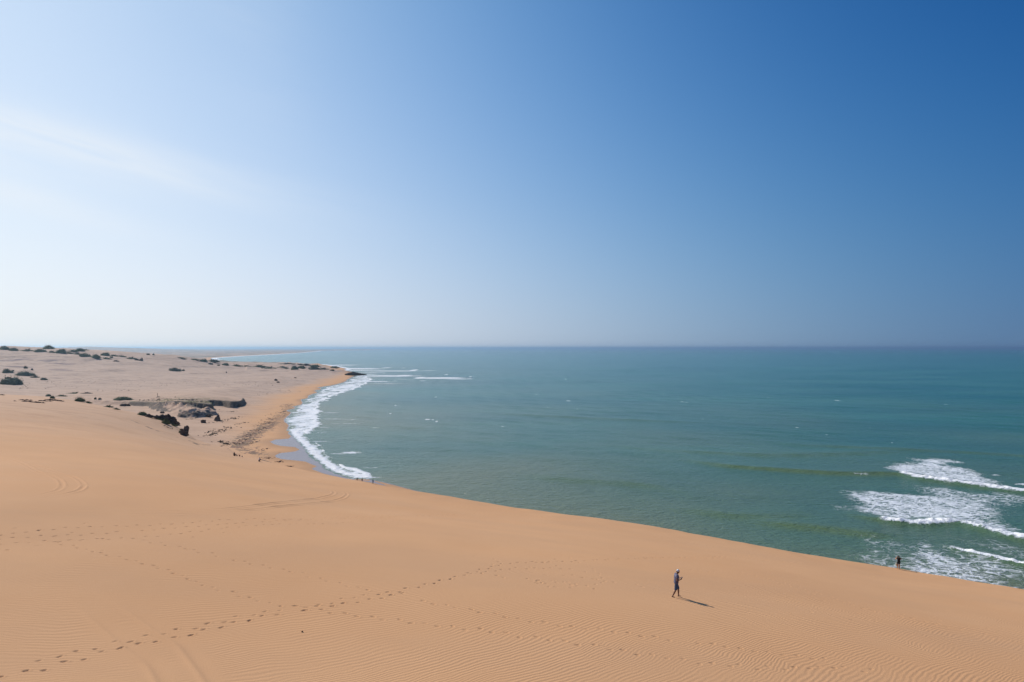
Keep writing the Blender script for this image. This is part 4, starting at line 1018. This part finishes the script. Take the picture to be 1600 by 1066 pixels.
# ------------------------------------------------------------------ people
def skin_mat(name, col): return simple(name, col, .6, .08, 20)
def person(loc, rz, label, J, skin, hairc, top=None, bottom=None, h=1.75, vox=.007, sleeve=.55, leg=.95, cap=None, hands=None, topfit=.018, hair_len=0.0, hat=None, bill=1, group=None, soft_skin=None):
    """J: joint positions for a 1.75 m figure, facing +X, left is +Y; one fused body, clothes follow it"""
    k = h / 1.75; e = empty('person', loc, rz, label=label, cat='person', group=group); e.scale = (k, k, k)
    V = {a: Vector(b) for a, b in J.items()}; u = Union()
    pel, ch, nk, hd = V['pelvis'], V['chest'], V['neck'], V['head']
    side = (V['shl'] - V['shr']).normalized(); up = (ch - pel).normalized(); fw = side.cross(up).normalized() if side.cross(up).x > 0 or abs(side.cross(up).x) < .2 else -side.cross(up).normalized()
    hs = (V['hipl'] - V['hipr']).normalized()
    def torso(w, g=0.0):
        mid = pel.lerp(ch, .45)
        for sg in (-1, 1):
            w.cap(pel + hs * sg * .07, mid + side * sg * .055, .108 + g, .098 + g); w.cap(mid + side * sg * .055, ch + side * sg * .075, .098 + g, .112 + g)
            w.cap(ch + side * sg * .09 + up * .04, V['shl' if sg > 0 else 'shr'] - side * sg * .02, .085 + g, .058 + g)
        return w
    torso(u)
    u.cap(ch + up * .08, nk, .075, .056); u.cap(nk, hd - up * .03, .056, .052)
    fd = V.get('look', Vector((1, 0, -.1))).normalized(); hu = (side.cross(fd)); hu = hu if hu.z > 0 else -hu; hu.normalize(); ls = hu.cross(fd)
    R3 = Matrix((fd, ls, hu)).transposed()
    T = lambda a, b, c: hd + fd * a + ls * b + hu * c
    u.ell(T(0, 0, .02), (.094, .076, .105), R3); u.ell(T(.03, 0, -.055), (.062, .056, .062), R3)
    u.cap(T(.085, 0, .015), T(.108, 0, -.022), .010, .015); u.ell(T(.083, 0, -.058), (.014, .026, .008), R3); u.ell(T(.078, 0, -.088), (.020, .024, .018), R3)
    u.ell(T(.078, 0, .032), (.016, .05, .010), R3)
    for sg in (-1, 1): u.ell(T(-.005, sg * .078, -.005), (.020, .009, .032), R3)
    for a in ('l', 'r'):
        sh, el, wr, hp, kn, an, to = (V[q + a] for q in ('sh', 'el', 'wr', 'hip', 'kn', 'an', 'to'))
        u.ell(sh, (.055, .055, .055)); u.cap(sh, el, .050, .040); m = el.lerp(wr, .3); u.cap(el, m, .040, .041); u.cap(m, wr, .041, .026)
        u.ell(hp, (.095, .09, .10)); u.cap(hp, kn, .088, .056); m = kn.lerp(an, .32); u.cap(kn, m, .055, .059); u.cap(m, an, .059, .036)
        ft = (to - an); ft.z = 0; ft = ft.normalized() if ft.length > .02 else Vector((1, 0, 0)); sd = Vector((-ft.y, ft.x, 0))
        heel = an - ft * .045 + Vector((0, 0, -.045)); ball = an.lerp(to, .62); ball.z = max(min(ball.z, an.z) - .02, .03)
        u.cap(an, heel, .034, .030); u.cap(heel, ball, .030, .034, squash=((0, 0, 1), .8))
        for i in range(5):
            b0 = ball + sd * (i - 2) * .016; t0 = to + sd * (i - 2) * .017; t0 = t0 - ft * abs(i - (1 if a == 'l' else 3)) * .008; u.cap(b0, t0, .015, .0095 if i else .012)
        # hand: palm, four unequal bent fingers, thumb from the side of the palm
        hdir = V.get('hd' + a, (wr - el)).normalized(); pn = V.get('pn' + a, Vector((0, 1 if a == 'r' else -1, 0))); pn = (pn - hdir * pn.dot(hdir)).normalized(); sw = hdir.cross(pn)
        if a == 'l': sw = -sw
        curl = (hands or {}).get(a, .35)
        for i in range(4):
            k0 = wr + hdir * (.088 - .004 * abs(i - 1.3)) + sw * (.030 - i * .019); u.cap(wr + sw * (.018 - i * .011), k0, .016, .0125)
            L1, L2, L3 = [(.040, .024, .019), (.044, .028, .020), (.041, .026, .020), (.032, .019, .017)][i]; p, d, ang = k0, hdir.copy(), 0
            for ln, r0, r1 in ((L1, .0098, .0088), (L2, .0088, .0080), (L3, .0080, .0068)):
                ang += curl * (1.0 if ln == L1 else 1.15); d = (hdir * math.cos(ang) + pn * math.sin(ang)); q = p + d * ln; u.cap(p, q, r0, r1, n=10); p = q
        t0 = wr + hdir * .028 + sw * .026; t1 = t0 + (hdir * .6 + sw * .75 + pn * .35).normalized() * .040; t2 = t1 + (hdir * .9 + sw * .2 + pn * .5).normalized() * .030
        u.cap(t0, t1, .014, .011, n=10); u.cap(t1, t2, .011, .0085, n=10)
    put('body', u.solid('body', vox, 1), skin, e)
    me_ = simple('eye_' + e.name, (.03, .02, .015), .25) if 'eye' not in PROTO else PROTO['eye']; PROTO['eye'] = me_
    for sg in (-1, 1):
        w = Union(); w.ell(T(.0905, sg * .031, .008), (.0075, .012, .008), R3); put('eye', w.solid('eye', .003, 0), me_, e)
    # hair
    w = Union(); w.ell(T(-.014, 0, .040), (.095, .083, .098), R3)
    w.ell(T(-.045, 0, .0), (.065, .078, .075), R3)
    if hair_len: w.cap(T(-.06, 0, .02), T(-.075, 0, -hair_len), .065, .035)
    put('hair', w.solid('hair', .008, 1), hairc, e)
    if hat is not None:
        w = Union(); w.ell(T(-.042, 0, .054), (.092, .093, .090), R3)
        c = put('cap', w.solid('cap', .007, 1), hat, e)
        w = Union(); b = -1 if bill < 0 else 1; w.cap(T(b * .075, 0, .048), T(b * .15, 0, .036), .07, .055, squash=(hu, .12)); put('visor', w.solid('visor', .004, 0), simple('visor_cloth', (.05, .05, .06)), c)
    if top is not None:
        w = torso(Union(), topfit)
        w.cap(pel + up * .10, pel - up * .035, .145 + topfit * .6, .152 + topfit, flat=True, squash=(hs.cross(Vector((0, 0, 1))) if hs.length else (1, 0, 0), .80), n=24)
        w.cap(ch + up * .10, nk - up * .015, .095, .066)
        for a in ('l', 'r'):
            sh, el = V['sh' + a], V['el' + a]
            if sleeve: w.ell(sh, (.068, .068, .066)); w.cap(sh, sh.lerp(el, sleeve), .067, .064, flat=True)
        put('shirt', w.solid('shirt', .010, 2), top, e)
    if bottom is not None:
        w = Union()
        for sg, a in ((1, 'l'), (-1, 'r')):
            w.cap(pel + hs * sg * .06 + up * .06, V['hip' + a], .128, .118); hp, kn = V['hip' + a], V['kn' + a]; an = V['an' + a]
            if leg <= 1: w.cap(hp, hp.lerp(kn, leg), .112, .086, flat=True)
            else: w.cap(hp, kn, .112, .078); w.cap(kn, kn.lerp(an, leg - 1), .078, .060, flat=True)
        put('shorts' if leg <= 1.05 else 'trousers', w.solid('shorts', .010, 2), bottom, e)
    return e, k
BROWN = skin_mat('skin_brown', (.20, .095, .055)); TAN = skin_mat('skin_tan', (.34, .165, .095)); DARKS = skin_mat('skin_dark', (.10, .05, .03))
BLACKH = simple('black_hair', (.012, .010, .009), .5)
WALK = dict(pelvis=(0,0,.95), chest=(.03,0,1.30), neck=(.055,0,1.475), head=(.115,0,1.60), look=(.82,0,-.57), shl=(.03,.185,1.405), shr=(.03,-.185,1.405),
    ell=(.05,.25,1.13), wrl=(.27,.10,1.17), elr=(-.02,-.255,1.12), wrr=(.23,-.11,1.135), hdl=(.9,-.25,.2), hdr=(.9,.3,.25), pnl=(0,0,1), pnr=(0,0,1),
    hipl=(.01,.09,.90), hipr=(-.01,-.09,.90), knl=(.17,.10,.50), anl=(.19,.10,.085), tol=(.36,.12,.025), knr=(-.06,-.10,.49), anr=(-.25,-.10,.125), tor=(-.11,-.11,.025))
mx, my, mz = hit(1056.5, 933.2)
e, k = person((mx, my, mz - .01), math.radians(4), 'man in grey blue t-shirt, denim shorts and pale cap walking and looking at his phone', WALK, BROWN, BLACKH,
    topfit=.034, top=simple('white_cotton', (.12, .12, .18), .9, .35, 4), bottom=simple('blue_denim', (.06, .10, .17), .9, .18, 30), h=1.80, leg=1.0, hat=simple('white_cap', (.78, .78, .78), .8, .04), bill=-1, hands=dict(l=.45, r=.5))
ph = empty('phone', (mx + .36 * k, my + .0, mz + 1.225 * k), math.radians(4), label='dark phone held in both hands by the walking man in denim shorts', cat='phone'); ph.rotation_euler = (0, math.radians(-24), math.radians(4))
M_BLK = simple('black_plastic', (.02, .02, .022), .35); M_SCR = simple('glass_screen', (.03, .035, .045), .08, .02)
box('phone_case', ph, (0, 0, 0), (.15, .072, .010), M_BLK); box('screen', ph, (0, 0, .0056), (.138, .064, .0012), M_SCR)

PHOTO = dict(pelvis=(0,0,.95), chest=(.0,0,1.30), neck=(.01,0,1.475), head=(.03,0,1.60), look=(1,0,0.0), shl=(.0,.185,1.41), shr=(.0,-.185,1.41),
    ell=(.12,.36,1.24), wrl=(.24,.13,1.50), elr=(.12,-.37,1.26), wrr=(.24,-.12,1.50), hdl=(.6,-.5,.55), hdr=(.6,.5,.55), pnl=(-1,0,.0), pnr=(-1,0,.0),
    hipl=(.0,.09,.90), hipr=(.0,-.09,.90), knl=(.03,.11,.49), anl=(.0,.12,.08), tol=(.17,.14,.025), knr=(.03,-.08,.49), anr=(.0,-.07,.08), tor=(.17,-.09,.025))
wx_, wy_, wz_ = hit(1404.5, 889.6)
zg = zq(wx_, wy_)
person((wx_, wy_, zg), math.radians(78), 'person in black on the dune edge above the breakers with both elbows raised', PHOTO, skin_mat('skin_sun', (.52, .21, .07)), BLACKH,
    top=simple('black_cotton', (.018, .016, .016), .9), bottom=simple('black_shorts', (.015, .014, .016), .9), h=1.74, leg=.55, sleeve=.18, hands=dict(l=.5, r=.5), vox=.009, hair_len=.10)
hx = math.radians(78)
def rot2(a, b): return (wx_ + a * math.cos(hx) - b * math.sin(hx), wy_ + a * math.sin(hx) + b * math.cos(hx))
p2 = rot2(.33, 0); ph2 = empty('phone', (p2[0], p2[1], zg + 1.56), hx, label='black phone held up in front of the face by the person in black', cat='phone'); ph2.rotation_euler = (0, math.radians(90), hx)
box('phone_case', ph2, (0, 0, 0), (.075, .15, .010), M_BLK); box('screen', ph2, (0, 0, -.0056), (.066, .138, .0012), M_SCR)
def bag(px_loc, w, m, label, name='bag', hang=True):
    u = Union(); u.ell((0, 0, w * .55), (w * .45, w * .32, w * .52)); u.cap((0, 0, w * .2), (0, 0, w * .02), w * .42, w * .38, squash=((0, 1, 0), .7))
    e = empty(name, px_loc, .4, label=label, cat=name)
    put('pouch', u.solid('pouch', w * .05, 2), m, e)
    v = Union()
    pts = [(-w * .28, 0, w * .9), (-w * .22, 0, w * 1.35), (0, 0, w * 1.55), (w * .22, 0, w * 1.35), (w * .28, 0, w * .9)]
    for a, b in zip(pts[:-1], pts[1:]): v.cap(a, b, w * .035, w * .035, n=8)
    put('strap', v.solid('strap', w * .025, 0), m, e); return e
b2 = rot2(-.03, .27); bag((b2[0], b2[1], zg + .50), .30, simple('pale_canvas', (.55, .52, .38), .9), 'small pale bag hanging at the left hip of the person in black')

SEAT = dict(pelvis=(0,0,.11), chest=(-.07,0,.46), neck=(-.05,0,.64), head=(-.02,0,.765), look=(1,0,-.12), shl=(-.06,.18,.565), shr=(-.06,-.18,.565),
    ell=(.05,.24,.32), wrl=(.25,.12,.36), elr=(.05,-.24,.32), wrr=(.25,-.12,.36), pnl=(0,0,-1), pnr=(0,0,-1),
    hipl=(.03,.09,.10), hipr=(.03,-.09,.10), knl=(.40,.14,.30), anl=(.76,.12,.07), tol=(.84,.13,.20), knr=(.42,-.13,.24), anr=(.80,-.12,.07), tor=(.88,-.13,.20))
def on(px, py, dz=0.0):
    x, y, z = hit(px, py); return (x, y, z + dz)
sx_, sy_, sz_ = on(366, 712.6)
person((sx_, sy_, sz_), math.radians(-14), 'person in dark clothes sitting on the sand with legs stretched out', SEAT, BROWN, BLACKH, top=simple('dark_cotton', (.022, .018, .02), .9),
    bottom=simple('dark_maroon', (.05, .02, .022), .9), h=1.72, sleeve=.9, leg=1.0, vox=.012)
x_, y_, z_ = on(374.2, 713.3); bag((x_, y_, z_), .36, simple('red_canvas', (.20, .045, .04), .9), 'small dark red bag on the sand just beyond the feet of the sitting person')
x_, y_, z_ = on(378.2, 714.3); bag((x_, y_, z_), .26, simple('grey_canvas', (.12, .12, .12), .9), 'small grey bag on the sand right of the dark red bag')
CROUCH = dict(pelvis=(-.05,0,.20), chest=(.06,0,.52), neck=(.12,0,.68), head=(.17,0,.80), look=(.9,0,-.45), shl=(.06,.18,.62), shr=(.06,-.18,.62),
    ell=(.28,.22,.42), wrl=(.44,.08,.34), elr=(.28,-.22,.42), wrr=(.44,-.08,.34), pnl=(0,0,-1), pnr=(0,0,-1),
    hipl=(-.03,.10,.20), hipr=(-.03,-.10,.20), knl=(.32,.17,.46), anl=(.10,.14,.08), tol=(.27,.16,.025), knr=(.32,-.17,.46), anr=(.10,-.14,.08), tor=(.27,-.16,.025))
x_, y_, z_ = on(404.6, 721.4)
person((x_, y_, z_), math.radians(10), 'person in white top and dark shorts crouching beside the curved weed line', CROUCH, BROWN, BLACKH, top=simple('white_shirt', (.72, .72, .74), .9), bottom=simple('dark_shorts', (.02, .025, .03), .9), h=1.70, leg=.95, vox=.012)
STAND = dict(pelvis=(0,0,.95), chest=(.0,0,1.30), neck=(.015,0,1.475), head=(.035,0,1.60), look=(1,0,-.05), shl=(.0,.185,1.41), shr=(.0,-.185,1.41),
    ell=(-.02,.24,1.12), wrl=(.06,.25,.88), elr=(-.02,-.24,1.12), wrr=(.05,-.25,.88), hipl=(.0,.09,.90), hipr=(.0,-.09,.90), knl=(.04,.10,.49), anl=(.03,.11,.08), tol=(.20,.13,.025),
    knr=(-.02,-.10,.49), anr=(-.05,-.10,.08), tor=(.12,-.12,.025))
def beach(px, d): x, y = dep(px, d); return (x, y, max(zq(x, y), -.1))
person(beach(582.7, 240.5), math.radians(60), 'person in blue standing upright, rightmost of three people in front of the surf', STAND, BROWN, BLACKH, top=simple('teal_shirt', (.02, .09, .16), .8), bottom=simple('navy_trousers', (.018, .022, .05), .9), h=1.76, sleeve=.95, leg=1.8, vox=.012)
HIPS = dict(STAND, ell=(-.04,.30,1.16), wrl=(.10,.18,1.02), elr=(-.04,-.30,1.16), wrr=(.10,-.18,1.02))
person(beach(565.8, 243), math.radians(-100), 'dark person with hands on hips, middle of three people in front of the surf', HIPS, DARKS, BLACKH, bottom=simple('brown_shorts', (.05, .03, .03), .9), h=1.68, leg=.6, vox=.012, hair_len=.12)
BEND = dict(pelvis=(-.05,0,.62), chest=(.12,0,.90), neck=(.22,0,1.02), head=(.30,0,1.10), look=(.8,0,-.6), shl=(.14,.18,1.0), shr=(.14,-.18,1.0),
    ell=(.30,.22,.78), wrl=(.42,.12,.56), elr=(.30,-.22,.78), wrr=(.42,-.12,.56), hipl=(-.03,.10,.58), hipr=(-.03,-.10,.58), knl=(.26,.14,.46), anl=(.08,.13,.08), tol=(.25,.15,.025), knr=(.24,-.14,.44), anr=(.0,-.13,.08), tor=(.17,-.15,.025))
person(beach(557.5, 246), math.radians(20), 'person in dark clothes bending low, leftmost of three people in front of the surf', BEND, DARKS, BLACKH, top=simple('black_top', (.02, .02, .022), .9), bottom=simple('black_short', (.02, .02, .022), .9), h=1.65, leg=.9, vox=.012)
